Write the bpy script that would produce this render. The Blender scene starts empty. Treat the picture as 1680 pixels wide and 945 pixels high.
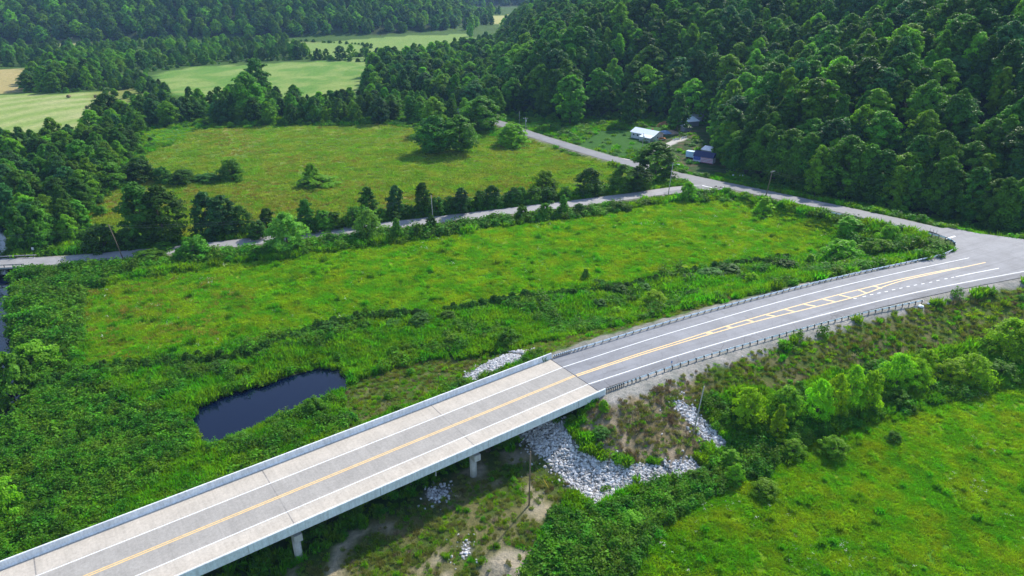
import bpy, bmesh, math, random
import numpy as np
from mathutils import Vector

# ------------------------------------------------------------------ camera, sky, sun, exposure
S = bpy.context.scene
COL = S.collection
CAM_Z = 74.5
FPX = 1135.0                       # focal length in pixels of the 1680 px wide photograph
PITCH = math.radians(24.72)
cam = bpy.data.cameras.new('camera'); cam_o = bpy.data.objects.new('camera', cam); COL.objects.link(cam_o)
cam.sensor_width = 36.0; cam.lens = 36.0 * FPX / 1680.0
cam.clip_start = 0.5; cam.clip_end = 12000
cam_o.location = (0, 0, CAM_Z); cam_o.rotation_euler = (math.pi/2 - PITCH, 0, 0)
S.camera = cam_o
SUN_AZ, SUN_EL = math.radians(33), math.radians(39)      # azimuth from +Y towards +X
w = bpy.data.worlds.new('World'); S.world = w; w.use_nodes = True
nt = w.node_tree; bg = nt.nodes['Background']
sky = nt.nodes.new('ShaderNodeTexSky'); sky.sky_type = 'NISHITA'; sky.sun_disc = False
sky.sun_elevation = SUN_EL; sky.sun_rotation = SUN_AZ
sky.air_density = 1.0; sky.dust_density = 0.6; sky.ozone_density = 1.5
nt.links.new(sky.outputs[0], bg.inputs[0]); bg.inputs[1].default_value = 0.15
sun = bpy.data.lights.new('sun', 'SUN'); sun.energy = 3.7; sun.angle = math.radians(1.5); sun.color = (1.0, 0.94, 0.84)
sun_o = bpy.data.objects.new('sun', sun); COL.objects.link(sun_o)
sd = Vector((math.sin(SUN_AZ)*math.cos(SUN_EL), math.cos(SUN_AZ)*math.cos(SUN_EL), math.sin(SUN_EL)))
sun_o.rotation_euler = sd.to_track_quat('Z', 'Y').to_euler(); sun_o.location = sd*300
S.view_settings.view_transform = 'Standard'; S.view_settings.look = 'None'
S.view_settings.exposure = 0.94
HAZE = 0.00009; S.view_settings.gamma = 1.0
S.render.engine = 'CYCLES'
cy = S.cycles
cy.max_bounces = 5; cy.diffuse_bounces = 2; cy.glossy_bounces = 2; cy.transmission_bounces = 3
cy.transparent_max_bounces = 4; cy.volume_bounces = 0
cy.use_denoising = True
cy.caustics_reflective = False; cy.caustics_refractive = False
cy.sample_clamp_indirect = 4.0

RNG = np.random.default_rng(11)
random.seed(5)

# ------------------------------------------------------------------ numeric helpers
def hash2(ix, iy, s):
    n = (ix*374761393 + iy*668265263 + s*1442695041) & 0xffffffff
    n = ((n ^ (n >> 13)) * 1274126177) & 0xffffffff
    return ((n ^ (n >> 16)) & 0xffffff) / float(0xffffff)
def vnoise(x, y, s=0):
    x = np.asarray(x, float); y = np.asarray(y, float)
    fx = np.floor(x); fy = np.floor(y); ix = fx.astype(np.int64); iy = fy.astype(np.int64)
    u = x-fx; v = y-fy; u = u*u*(3-2*u); v = v*v*(3-2*v)
    a = hash2(ix, iy, s); b = hash2(ix+1, iy, s); c = hash2(ix, iy+1, s); d = hash2(ix+1, iy+1, s)
    return (a*(1-u)+b*u)*(1-v) + (c*(1-u)+d*u)*v
def fbm(x, y, s=0, o=4):
    t = 0; a = 0.5; n = 0
    for k in range(o):
        t = t + a*vnoise(x*2**k, y*2**k, s+k*17); n += a; a *= .5
    return t/n
def inpoly(x, y, P):
    P = np.asarray(P); c = np.zeros(np.shape(x), bool); n = len(P); j = n-1
    for i in range(n):
        xi, yi = P[i][:2]; xj, yj = P[j][:2]
        m = ((yi > y) != (yj > y)) & (x < (xj-xi)*(y-yi)/((yj-yi) if yj != yi else 1e-9)+xi)
        c ^= m; j = i
    return c
def segdist(x, y, P, z=None):
    """distance to a polyline, and z interpolated along it"""
    best = np.full(np.shape(x), 1e9); bz = np.zeros(np.shape(x)); bs = np.zeros(np.shape(x)); acc = 0
    for i in range(len(P)-1):
        ax, ay = P[i][:2]; bx, by = P[i+1][:2]
        dx, dy = bx-ax, by-ay; L2 = dx*dx+dy*dy
        t = np.clip(((x-ax)*dx+(y-ay)*dy)/L2, 0, 1)
        d = np.hypot(x-ax-t*dx, y-ay-t*dy); m = d < best
        best = np.where(m, d, best); bs = np.where(m, acc+t*math.sqrt(L2), bs)
        if z is not None: bz = np.where(m, z[i]+(z[i+1]-z[i])*t, bz)
        acc += math.sqrt(L2)
    return (best, bz, bs)
def sstep(a, b, x):
    t = np.clip((x-a)/(b-a), 0, 1); return t*t*(3-2*t)
CP, SP = math.cos(PITCH), math.sin(PITCH)
def at(px, py, z=0.0):
    u = (px-840)/FPX; v = (472.5-py)/FPX
    d = (u, CP+v*SP, -SP+v*CP); t = (z-CAM_Z)/d[2]
    return (d[0]*t, d[1]*t)
def ats(pts, z=0.0): return np.array([at(x, y, z) for x, y in pts])
def resample(P, step):
    P = np.asarray(P, float); d = np.r_[0, np.cumsum(np.linalg.norm(np.diff(P[:, :2], axis=0), axis=1))]
    n = max(2, int(round(d[-1]/step))+1); s = np.linspace(0, d[-1], n)
    return np.stack([np.interp(s, d, P[:, k]) for k in range(P.shape[1])], 1)
def smooth(P, k=2):
    P = np.asarray(P, float)
    for _ in range(k):
        Q = [P[0]]
        for a, b in zip(P[:-1], P[1:]): Q += [a*.75+b*.25, a*.25+b*.75]
        Q.append(P[-1]); P = np.array(Q)
    return P
def offset(P, d):
    """shift a polyline to its right by d"""
    P = np.asarray(P, float); t = np.gradient(P[:, :2], axis=0); t /= np.linalg.norm(t, axis=1)[:, None]
    Q = P.copy(); Q[:, 0] += t[:, 1]*d; Q[:, 1] -= t[:, 0]*d
    return Q

# ------------------------------------------------------------------ plan of the place (metres)
DECK = 6.5
U = np.array([math.sin(math.radians(54.15)), math.cos(math.radians(54.15))])   # bridge axis
RT = np.array([U[1], -U[0]])                                                    # to its right
C0 = np.array(at(944, 616, DECK))                                               # middle of the bridge end
LW = ats([(926, 602), (1053.6, 560), (1120, 540), (1300, 488.5), (1453, 451.7), (1590, 423)], DECK)
RW = ats([(965.4, 630.7), (1120, 580), (1253, 541.7), (1386.7, 506.7), (1520, 475), (1680, 445)], DECK)
tail = np.array([math.sin(math.radians(71)), math.cos(math.radians(71))])
LE = ats([(906, 586.5), (1120, 523.5), (1253, 488), (1386.7, 454.5), (1520, 427), (1590, 414)], DECK)      # left edge of the pavement
LE = smooth(np.vstack([LE, LE[-1]+tail*40, LE[-1]+tail*170]), 2)
RE = offset(smooth(np.vstack([C0+RT*3.6, RW[1:], RW[-1]+tail*40, RW[-1]+tail*160]), 2), 2.5)
RE[0] = C0+RT*7.2; LE[0] = C0-RT*7.2
LEr = resample(LE, 2.0); REr = resample(RE, 2.0); n = min(len(LEr), len(REr))
REr = np.stack([np.interp(np.linspace(0, 1, len(LEr)), np.linspace(0, 1, len(REr)), REr[:, k]) for k in (0, 1)], 1)
MAINC = (LEr+REr)/2
HILLC = np.array([(*at(x, y, z), z) for (x, y), z in zip(
    [(815, 200), (870, 220), (920, 235.5), (1000, 259.5), (1046, 270.5), (1086, 281), (1133, 292), (1190, 303.5), (1255, 317), (1320, 330.5), (1430, 354), (1540, 379), (1600, 395)],
    [2, 1.5, 1, 1, 1, 1, 1, 1.5, 2.5, 3.5, 5, 6.3, 6.5])])
HILLC = np.vstack([(-60, 440, 3), (-30, 395, 2.5), HILLC, (134, 168, 6.5)])
CTRY = np.array([(*at(x, y, .8), .8) for x, y in [(-120, 437), (3, 431), (100, 427), (200, 417.5), (283, 410), (400, 397.5), (533, 381), (693, 363), (827, 347), (960, 331.5), (1060, 319.5), (1110, 312)]])
CTRY[-3:, 2] = (.9, 1.1, 1.28); CTRY = np.vstack([CTRY, (HILLC[9][0]-4, HILLC[9][1]-1, 1.42)])
HILLR = resample(smooth(HILLC, 2), 3.0); CTRYR = resample(smooth(CTRY, 2), 3.0)
DRIVE = np.array([(*at(x, y, 1.0), 1.0) for x, y in [(1018, 264), (1040, 257), (1062, 252), (1085, 240), (1105, 230), (1122, 224)]])
DRIVER = resample(smooth(DRIVE, 2), 2.5)
CREEK = np.vstack([ats([(-60, 260), (-40, 345), (4, 380), (2, 405), (-2, 436), (4, 470), (-2, 520), (2, 575), (32, 630), (10, 690), (-150, 760)], -1.6)])
POND = ats([(318, 684), (322, 671), (348, 658), (392, 641), (440, 630), (486, 615), (520, 605), (548, 605), (560, 614), (572, 628), (566, 640), (540, 652), (500, 672), (450, 692), (400, 712), (352, 729), (328, 728), (322, 705)], -0.6)
POND = smooth(np.vstack([POND, POND[:1]]), 1)
RHF = ats([(1900, 440), (1720, 402), (1600, 377), (1490, 352), (1380, 330), (1290, 309), (1215, 288), (1182, 268), (1172, 235), (1165, 204), (1100, 194), (1040, 192), (960, 196), (890, 195), (840, 186), (822, 175), (815, 140), (815, 105), (815, 75), (830, 50), (850, 36)], 0)
RHP = np.vstack([RHF, (260, 1600), (1400, 1700), (2400, 600), (1500, 0), (500, 40)])
LHF = np.vstack([(-2600, 700), (-1500, 800), ats([(-100, 76), (100, 70), (300, 65), (480, 61), (620, 57), (730, 50), (775, 40), (785, 28)], 0)])
LHP = np.vstack([LHF, (-260, 1900), (-2600, 1900)])
MAINT = MAINC[::5] if (len(MAINC)-1) % 5 == 0 else np.vstack([MAINC[::5], MAINC[-1:]])
HILLT = np.vstack([HILLR[::3], HILLR[-1:]]) if (len(HILLR)-1) % 3 else HILLR[::3]
CTRYT = np.vstack([CTRYR[::3], CTRYR[-1:]]) if (len(CTRYR)-1) % 3 else CTRYR[::3]
def T(x, y):
    x = np.asarray(x, float); y = np.asarray(y, float)
    z = (fbm(x/22, y/22, 3, 3)-.5)*.9 + (fbm(x/4.5, y/4.5, 9, 2)-.5)*.25
    # hills
    d, _, _ = segdist(x, y, RHF); ins = inpoly(x, y, RHP); d = np.where(ins, d, 0)
    z = z + 112*(1-np.exp(-d/195)) + (fbm(x/70, y/70, 21, 3)-.5)*26*sstep(20, 160, d)
    d, _, _ = segdist(x, y, LHF); ins = inpoly(x, y, LHP); d = np.where(ins, d, 0)
    z = z + 105*(1-np.exp(-d/230)) + (fbm(x/90, y/90, 31, 3)-.5)*36*sstep(20, 200, d)
    d = np.maximum(y-1640-(x*.0)-fbm(x/300, y/300, 5, 2)*120, 0)
    z = z + 150*(1-np.exp(-d/350))
    # creek
    d, _, _ = segdist(x, y, CREEK); z = z - 2.6*(1-sstep(1.0, 4.5, d))
    # ditch along the field, and the channel under the bridge
    d, _, _ = segdist(x, y, DITCH); z = z - .5*(1-sstep(.4, 2.4, d))
    # pond
    d, _, _ = segdist(x, y, POND); ip = inpoly(x, y, POND); sd_ = np.where(ip, -d, d)
    z = np.where(sd_ < 6, z*sstep(0, 6, sd_) + (-.45)*(1-sstep(0, 6, sd_)), z); z = z - 1.6*sstep(1.0, -3.0, sd_)
    d = np.hypot(x-PUD[0], (y-PUD[1])*1.4); z = z - 1.3*(1-sstep(1.2, 4.5, d))
    # embankments
    for P, zz, hw, sl in ((APRON, np.full(len(APRON), DECK), 6.5, .4), (MAINT, np.full(len(MAINT), DECK), 8.7, .40), (HILLT, HILLT[:, 2], 4.2, .40), (CTRYT, CTRYT[:, 2], 3.4, .4)):
        d, rz, s = segdist(x, y, P, zz)
        if P is MAINT:   # blunt end at the abutment
            along = (x-C0[0])*U[0]+(y-C0[1])*U[1]
            across = np.abs((x-C0[0])*RT[0]+(y-C0[1])*RT[1])
            back = np.maximum(-along-1.0, 0); side = np.maximum(across-8.2, 0)
            dd = np.where(along < 0, np.hypot(back*1.0, side), d-hw-.5)
            e = np.maximum(dd, 0)
        else: e = np.maximum(d-hw-.5, 0)
        ze = rz-.12-(e*sl+.0)+(fbm(x/6, y/6, 41, 2)-.5)*.7*sstep(0.5, 4, e)
        if P is CTRYT:  # bridge over the creek keeps the channel open
            dc, _, _ = segdist(x, y, CREEK); ze = np.where(dc < 3.6, -50, ze)
        z = np.where(e <= 0, np.where(ze < -20, z, ze), np.maximum(z*sstep(0, 3.5, e)+np.minimum(z, ze)*(1-sstep(0, 3.5, e)), ze))
    return z
APRON = ats([(1560, 397), (1600, 402), (1660, 408), (1740, 414)], DECK)
PUD = at(806, 954, 0)
DITCH = ats([(60, 640), (135, 612), (300, 600), (400, 590), (470, 560), (560, 532), (660, 524), (750, 515), (880, 492), (1000, 480), (1100, 462), (1190, 442), (1300, 428)], 0)
def G(px, py):
    """the point of the terrain that lies in this direction from the camera"""
    u = (px-840)/FPX; v = (472.5-py)/FPX
    d = np.array((u, CP+v*SP, -SP+v*CP)); d /= np.linalg.norm(d)
    t = np.geomspace(60, 4000, 500); h = CAM_Z+d[2]*t - T(d[0]*t, d[1]*t)
    k = int(np.argmax(h < 0))
    if h[k] >= 0: k = len(t)-1
    a, b = t[k-1], t[k]; tt = np.linspace(a, b, 24); h = CAM_Z+d[2]*tt - T(d[0]*tt, d[1]*tt)
    j = int(np.argmax(h < 0)) if (h < 0).any() else 23
    q = d*tt[j]
    return np.array((q[0], q[1], CAM_Z+q[2]))
def GP(pts): return np.array([G(x, y)[:2] for x, y in pts])
def Tz(x, y): return float(T(np.array([x]), np.array([y]))[0])

# ------------------------------------------------------------------ material helpers
def mat(name): 
    m = bpy.data.materials.new(name); m.use_nodes = True
    return m, m.node_tree.nodes, m.node_tree.links, m.node_tree.nodes['Principled BSDF']
def ramp(N, L, src, stops):
    r = N.new('ShaderNodeValToRGB'); e = r.color_ramp.elements
    while len(e) < len(stops): e.new(.5)
    for el, (p, c) in zip(e, stops): el.position = p; el.color = (*c, 1) if len(c) == 3 else c
    L.new(src, r.inputs[0]); return r.outputs[0]
def noise(N, L, vec, scale, detail=4, rough=.6):
    n_ = N.new('ShaderNodeTexNoise'); n_.inputs['Scale'].default_value = scale; n_.inputs['Detail'].default_value = detail
    n_.inputs['Roughness'].default_value = rough
    if vec is not None: L.new(vec, n_.inputs['Vector'])
    return n_.outputs[0]
def mix(N, L, a, b, f, mode='MIX'):
    m = N.new('ShaderNodeMix'); m.data_type = 'RGBA'; m.blend_type = mode
    for s, v in ((m.inputs[0], f), (m.inputs[6], a), (m.inputs[7], b)):
        if isinstance(v, (int, float)): s.default_value = v
        elif isinstance(v, tuple): s.default_value = (*v, 1)
        else: L.new(v, s)
    return m.outputs[2]
def mth(N, L, op, a, b=None):
    m = N.new('ShaderNodeMath'); m.operation = op
    for i, v in enumerate((a, b)):
        if v is None: continue
        if isinstance(v, (int, float)): m.inputs[i].default_value = v
        else: L.new(v, m.inputs[i])
    return m.outputs[0]
def bump(N, L, h, strength, dist, bsdf):
    b = N.new('ShaderNodeBump'); b.inputs['Strength'].default_value = strength; b.inputs['Distance'].default_value = dist
    L.new(h, b.inputs['Height']); L.new(b.outputs[0], bsdf.inputs['Normal'])
MATS = {}
def plain(name, c, rough=.6, var=.25, scale=1.5, metal=0, spec=.4, dirt=None):
    if name in MATS: return MATS[name]
    m, N, L, b = mat(name)
    g = N.new('ShaderNodeNewGeometry').outputs['Position']
    nz = noise(N, L, g, scale, 6, .65)
    lo = tuple(v*(1-var) for v in c); hi = tuple(min(1, v*(1+var)) for v in c)
    col = ramp(N, L, nz, [(.3, lo), (.7, hi)])
    if dirt:
        n2 = noise(N, L, g, scale*.37, 5, .7); col = mix(N, L, col, dirt, ramp(N, L, n2, [(.52, (0, 0, 0)), (.7, (.8, .8, .8))]))
    L.new(col, b.inputs['Base Color']); b.inputs['Roughness'].default_value = rough; b.inputs['Metallic'].default_value = metal
    b.inputs['Specular IOR Level'].default_value = spec
    bump(N, L, nz, .25, .02, b)
    MATS[name] = m; return m
def leafmat(name, c, tr=.35, hue=.03, val=.35, patch=12.0, spec=.10, cols2=None):
    """foliage: a different tone on every plant, on every leaf and in soft patches over the land"""
    m, N, L, b = mat(name)
    oi = N.new('ShaderNodeObjectInfo').outputs['Random']
    at_ = N.new('ShaderNodeAttribute'); at_.attribute_name = 'rnd'
    pos = N.new('ShaderNodeNewGeometry').outputs['Position']
    nz = noise(N, L, pos, 1/patch, 3, .6)
    base = c
    if cols2 is not None:
        base = mix(N, L, c, cols2, ramp(N, L, noise(N, L, pos, 1/(patch*.7), 5, .62), [(.42, (0, 0, 0)), (.62, (1, 1, 1))]))
    hs = N.new('ShaderNodeHueSaturation')
    if isinstance(base, tuple): hs.inputs['Color'].default_value = (*base, 1)
    else: L.new(base, hs.inputs['Color'])
    h1 = mth(N, L, 'MULTIPLY', mth(N, L, 'SUBTRACT', oi, .5), hue*2)
    h2 = mth(N, L, 'MULTIPLY', mth(N, L, 'SUBTRACT', nz, .5), hue*2)
    L.new(mth(N, L, 'ADD', mth(N, L, 'ADD', h1, h2), .5), hs.inputs['Hue'])
    v = mth(N, L, 'ADD', mth(N, L, 'MULTIPLY', at_.outputs['Fac'], val*1.6), 1-val*.8)
    v = mth(N, L, 'MULTIPLY', v, mth(N, L, 'ADD', mth(N, L, 'MULTIPLY', oi, val*1.4), 1-val*.7))
    v = mth(N, L, 'MULTIPLY', v, mth(N, L, 'ADD', mth(N, L, 'MULTIPLY', nz, val*2), 1-val))
    L.new(v, hs.inputs['Value'])
    L.new(hs.outputs[0], b.inputs['Base Color']); b.inputs['Roughness'].default_value = .5; b.inputs['Specular IOR Level'].default_value = spec
    t = N.new('ShaderNodeBsdfTranslucent')
    L.new(mix(N, L, hs.outputs[0], (1.15, 1.25, .45), 1.0, 'MULTIPLY'), t.inputs['Color'])
    ms = N.new('ShaderNodeMixShader'); ms.inputs[0].default_value = tr
    L.new(b.outputs[0], ms.inputs[1]); L.new(t.outputs[0], ms.inputs[2])
    L.new(ms.outputs[0], N['Material Output'].inputs['Surface'])
    MATS[name] = m; return m

# ------------------------------------------------------------------ object helpers
def tag(o, label=None, cat=None, group=None, kind=None):
    if label: o['label'] = label
    if cat: o['category'] = cat
    if group: o['group'] = group
    if kind: o['kind'] = kind
    return o
def link(o, parent=None):
    COL.objects.link(o)
    if parent is not None: o.parent = parent
    return o
def empty(name, loc, rz=0):
    o = bpy.data.objects.new(name, None); o.empty_display_size = .3
    o.location = loc; o.rotation_euler = (0, 0, rz); return link(o)
def pydata(name, V, F, m=None, smooth_=False):
    me = bpy.data.meshes.new(name); me.from_pydata([tuple(v) for v in V], [], [tuple(f) for f in F])
    if m: me.materials.append(m)
    if smooth_: me.shade_smooth()
    me.update(); return me
def npmesh(name, V, F, m=None, rnd=None, smooth_=False):
    """fast mesh from an array of vertices and an array of equal faces"""
    V = np.asarray(V, np.float32); F = np.asarray(F, np.int32); k = F.shape[1]
    me = bpy.data.meshes.new(name); me.vertices.add(len(V)); me.vertices.foreach_set('co', V.ravel())
    me.loops.add(F.size); me.loops.foreach_set('vertex_index', F.ravel())
    me.polygons.add(len(F)); me.polygons.foreach_set('loop_start', np.arange(0, F.size, k, dtype=np.int32))
    try: me.polygons.foreach_set('loop_total', np.full(len(F), k, np.int32))
    except Exception: pass
    if m: me.materials.append(m)
    me.update(calc_edges=True)
    if rnd is not None:
        a = me.attributes.new('rnd', 'FLOAT', 'FACE'); a.data.foreach_set('value', np.asarray(rnd, np.float32))
    me.polygons.foreach_set('use_smooth', np.full(len(F), smooth_, bool))
    me.validate(); return me
def obj(name, me, parent=None): return link(bpy.data.objects.new(name, me), parent)
class MB:
    """collects boxes, tubes and sheets for one mesh"""
    def __init__(s): s.V = []; s.F = []
    def add(s, V, F):
        k = len(s.V); s.V += [tuple(v) for v in V]; s.F += [tuple(i+k for i in f) for f in F]; return s
    def box(s, c, d, rz=0, taper=1.0):
        x, y, z = [v/2 for v in d]; V = []
        for zz, t in ((-z, 1), (z, taper)):
            for a, b in ((-x, -y), (x, -y), (x, y), (-x, y)):
                a *= t; b *= t
                V.append((c[0]+a*math.cos(rz)-b*math.sin(rz), c[1]+a*math.sin(rz)+b*math.cos(rz), c[2]+zz))
        return s.add(V, [(3, 2, 1, 0), (4, 5, 6, 7), (0, 1, 5, 4), (1, 2, 6, 5), (2, 3, 7, 6), (3, 0, 4, 7)])
    def tube(s, pts, rad, n=8, cap=True):
        pts = [Vector(p) for p in pts]; rad = rad if isinstance(rad, (list, tuple)) else [rad]*len(pts); V = []; F = []
        for i, p in enumerate(pts):
            t = (pts[min(i+1, len(pts)-1)]-pts[max(i-1, 0)]).normalized()
            a = t.cross(Vector((0, 0, 1)) if abs(t.z) < .9 else Vector((1, 0, 0))).normalized(); b = t.cross(a)
            for k in range(n):
                q = 2*math.pi*k/n; V.append(p+(a*math.cos(q)+b*math.sin(q))*rad[i])
        for i in range(len(pts)-1):
            for k in range(n):
                F.append((i*n+k, i*n+(k+1) % n, (i+1)*n+(k+1) % n, (i+1)*n+k))
        if cap: F += [tuple(range(n))[::-1], tuple((len(pts)-1)*n+k for k in range(n))]
        return s.add(V, F)
    def prism(s, prof, x0, x1):
        """closed (y,z) profile swept along x"""
        n = len(prof); V = [(x0, a, b) for a, b in prof]+[(x1, a, b) for a, b in prof]
        F = [tuple(range(n)), tuple(range(2*n-1, n-1, -1))]+[(k, n+k, n+(k+1) % n, (k+1) % n) for k in range(n)]
        return s.add(V, F)
    def mesh(s, name, m, sm=False):
        me = pydata(name, s.V, s.F, m, sm); bm = bmesh.new(); bm.from_mesh(me); bmesh.ops.recalc_face_normals(bm, faces=bm.faces); bm.to_mesh(me); bm.free(); return me
    def build(s, name, m, parent=None, sm=False): return obj(name, s.mesh(name, m, sm), parent)
def sweep(name, P, prof, m, closed=False):
    """a profile of (offset to the right, height) swept along a 3-D polyline"""
    P = np.asarray(P, float); t = np.gradient(P[:, :2], axis=0); t /= np.linalg.norm(t, axis=1)[:, None]
    V = []; F = []; k = len(prof)
    for p, d in zip(P, t):
        for o, h in prof: V.append((p[0]+d[1]*o, p[1]-d[0]*o, p[2]+h))
    for i in range(len(P)-1):
        for j in range(k if closed else k-1):
            a, b = i*k+j, i*k+(j+1) % k; F.append((a, b, b+k, a+k))
    if closed: F += [tuple(range(k)), tuple(range((len(P)-1)*k, len(P)*k))[::-1]]
    me = pydata(name, V, F, m); bm = bmesh.new(); bm.from_mesh(me); bmesh.ops.recalc_face_normals(bm, faces=bm.faces); bm.to_mesh(me); bm.free()
    return me
def strip(name, P, width, m, parent, dz=0.0):
    """a painted line as a thin raised sheet along a polyline (x, y, z)"""
    h = width/2; P = np.asarray(P, float).copy(); P[:, 2] += dz
    return obj(name, sweep(name, P, [(-h, 0), (h, 0)], m), parent)
def with_z(P, z): P = np.asarray(P, float); return np.c_[P[:, :2], np.full(len(P), z)]
SCATTER_COL = {}
def scatter(name, X, rot, scl, idx, protos, label, cat):
    """uncountable cover: one object whose points carry plants or stones"""
    me = bpy.data.meshes.new(name); me.vertices.add(len(X)); me.vertices.foreach_set('co', np.asarray(X, np.float32).ravel())
    for nm, ty, arr in (('prot', 'FLOAT_VECTOR', rot), ('pscl', 'FLOAT_VECTOR', scl)):
        a = me.attributes.new(nm, ty, 'POINT'); a.data.foreach_set('vector', np.asarray(arr, np.float32).ravel())
    a = me.attributes.new('pidx', 'INT', 'POINT'); a.data.foreach_set('value', np.asarray(idx, np.int32))
    o = obj(name, me); c = bpy.data.collections.new(name+'_kinds')
    for k, p in enumerate(protos):
        q = bpy.data.objects.new('%s_kind_%02d' % (name, k), p.data if hasattr(p, 'data') else p); c.objects.link(q)
        if hasattr(p, 'material_slots'):
            for sa, sb in zip(p.material_slots, q.material_slots):
                if sa.link == 'OBJECT': sb.link = 'OBJECT'; sb.material = sa.material
    g = bpy.data.node_groups.new(name+'_nodes', 'GeometryNodeTree')
    g.interface.new_socket('Geometry', in_out='INPUT', socket_type='NodeSocketGeometry'); g.interface.new_socket('Geometry', in_out='OUTPUT', socket_type='NodeSocketGeometry')
    N, L = g.nodes, g.links; gi = N.new('NodeGroupInput'); go = N.new('NodeGroupOutput')
    ip = N.new('GeometryNodeInstanceOnPoints'); ci = N.new('GeometryNodeCollectionInfo')
    ci.inputs['Collection'].default_value = c; ci.inputs['Separate Children'].default_value = True; ci.inputs['Reset Children'].default_value = True
    def named(nm, ty):
        q = N.new('GeometryNodeInputNamedAttribute'); q.data_type = ty; q.inputs['Name'].default_value = nm; return q.outputs['Attribute']
    er = N.new('FunctionNodeEulerToRotation'); L.new(named('prot', 'FLOAT_VECTOR'), er.inputs[0])
    L.new(gi.outputs[0], ip.inputs['Points']); L.new(ci.outputs[0], ip.inputs['Instance']); ip.inputs['Pick Instance'].default_value = True
    L.new(named('pidx', 'INT'), ip.inputs['Instance Index']); L.new(er.outputs[0], ip.inputs['Rotation']); L.new(named('pscl', 'FLOAT_VECTOR'), ip.inputs['Scale'])
    L.new(ip.outputs[0], go.inputs[0])
    md = o.modifiers.new('scatter', 'NODES'); md.node_group = g
    return tag(o, label, cat, kind='stuff')

# ------------------------------------------------------------------ what covers the land
PX = dict(
    fieldA=[(1000, 990), (1095, 850), (1200, 800), (1290, 740), (1400, 700), (1560, 655), (1750, 610), (1750, 990)],
    fieldB=[(122, 478), (200, 462), (300, 447), (420, 430), (560, 410), (700, 392), (850, 368), (1000, 345), (1120, 330), (1220, 328), (1300, 345), (1400, 372), (1390, 402), (1290, 424), (1190, 436), (1060, 456), (880, 488), (750, 510), (650, 516), (560, 526), (430, 560), (330, 580), (200, 596), (135, 606)],
    fieldC=[(128, 402), (150, 340), (190, 300), (225, 262), (300, 217), (420, 207), (650, 204), (700, 215), (800, 222), (900, 237), (1000, 268), (1060, 290), (1000, 312), (900, 322), (700, 345), (500, 372), (330, 392)],
    tawny=[(130, 482), (220, 462), (330, 458), (430, 490), (380, 540), (300, 565), (200, 588), (138, 600)],
    lush=[(230, 212), (300, 210), (290, 228), (235, 240)],
    hay=[(-60, 160), (40, 154), (165, 153), (155, 175), (150, 205), (110, 222), (-60, 222)],
    hay2=[(150, 152), (215, 147), (235, 165), (180, 178), (155, 180)],
    tan=[(-60, 116), (45, 113), (48, 140), (40, 152), (-60, 156)],
    fieldF=[(240, 122), (300, 112), (440, 104), (590, 98), (600, 122), (592, 165), (480, 170), (380, 172), (300, 172), (262, 150)],
    fieldF2=[(480, 166), (525, 160), (520, 178), (480, 176)],
    fieldG=[(495, 72), (600, 63), (765, 55), (780, 72), (740, 92), (640, 98), (510, 94)],
    fieldH=[(795, 28), (860, 22), (885, 24), (880, 30), (820, 40), (795, 38)],
    fieldI=[(100, 68), (150, 66), (140, 76), (105, 76)],
    clearing=[(1672, 110), (1690, 60), (1760, 40), (1800, 360), (1720, 330), (1680, 230)],
    yard=[(950, 240), (985, 216), (1030, 212), (1080, 208), (1100, 226), (1075, 246), (1030, 258), (1000, 256)],
    yard2=[(1080, 226), (1110, 205), (1160, 204), (1178, 235), (1186, 268), (1215, 291), (1150, 288), (1100, 264)],
    brown=[(950, 712), (962, 682), (992, 655), (1040, 636), (1120, 610), (1130, 660), (1160, 735), (1120, 755), (1040, 760), (1000, 745)],
    verge=[(1000, 650), (1300, 556), (1520, 498), (1700, 462), (1700, 540), (1500, 585), (1300, 630), (1150, 660), (1180, 740), (1100, 650)],
    under=[(380, 990), (620, 850), (800, 740), (930, 700), (960, 800), (900, 850), (850, 990)],
    weedsL=[(-60, 455), (100, 440), (330, 402), (340, 424), (140, 468), (120, 600), (170, 640), (300, 690), (318, 740), (230, 810), (-60, 950)],
    weedsR=[(800, 990), (930, 860), (1080, 800), (1190, 745), (1215, 690), (1300, 690), (1400, 700), (1290, 742), (1200, 802), (1095, 852), (1000, 990)],
    ditch=[(110, 612), (300, 594), (430, 578), (560, 525), (660, 515), (760, 507), (880, 487), (1060, 455), (1190, 436), (1280, 427), (1270, 440), (1190, 450), (1060, 470), (880, 498), (750, 524), (560, 540), (420, 594), (300, 618), (110, 634)],
    bankL=[(560, 640), (700, 590), (860, 570), (1000, 540), (1250, 478), (1480, 415), (1560, 400), (1540, 412), (1390, 440), (1120, 515), (900, 580), (750, 630), (560, 720)],
)
RAPPX = dict(
    a=[(838, 706), (880, 690), (925, 690), (940, 720), (985, 752), (1020, 762), (1080, 762), (1150, 752), (1158, 770), (1100, 788), (1040, 800), (1000, 820), (975, 832), (950, 815), (910, 775), (870, 735)],
    b=[(1098, 660), (1118, 655), (1150, 685), (1180, 708), (1194, 730), (1182, 742), (1165, 735), (1140, 705)],
    c=[(760, 618), (790, 600), (830, 582), (868, 575), (850, 595), (820, 608), (775, 628)],
    d=[(697, 805), (710, 798), (732, 802), (735, 815), (712, 824), (698, 818)],
    e=[(756, 890), (768, 888), (775, 905), (770, 916), (758, 912)],
)
MIDW = GP([(-90, 112), (60, 108), (160, 126), (240, 118), (300, 108), (450, 99), (590, 94), (604, 74), (500, 68), (300, 73), (100, 80), (-90, 86)])
ZP = {k: GP(v) for k, v in PX.items()}
RAP = {k: GP(v) for k, v in RAPPX.items()}
def dmain(x, y): return segdist(x, y, MAINT)[0]
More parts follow.
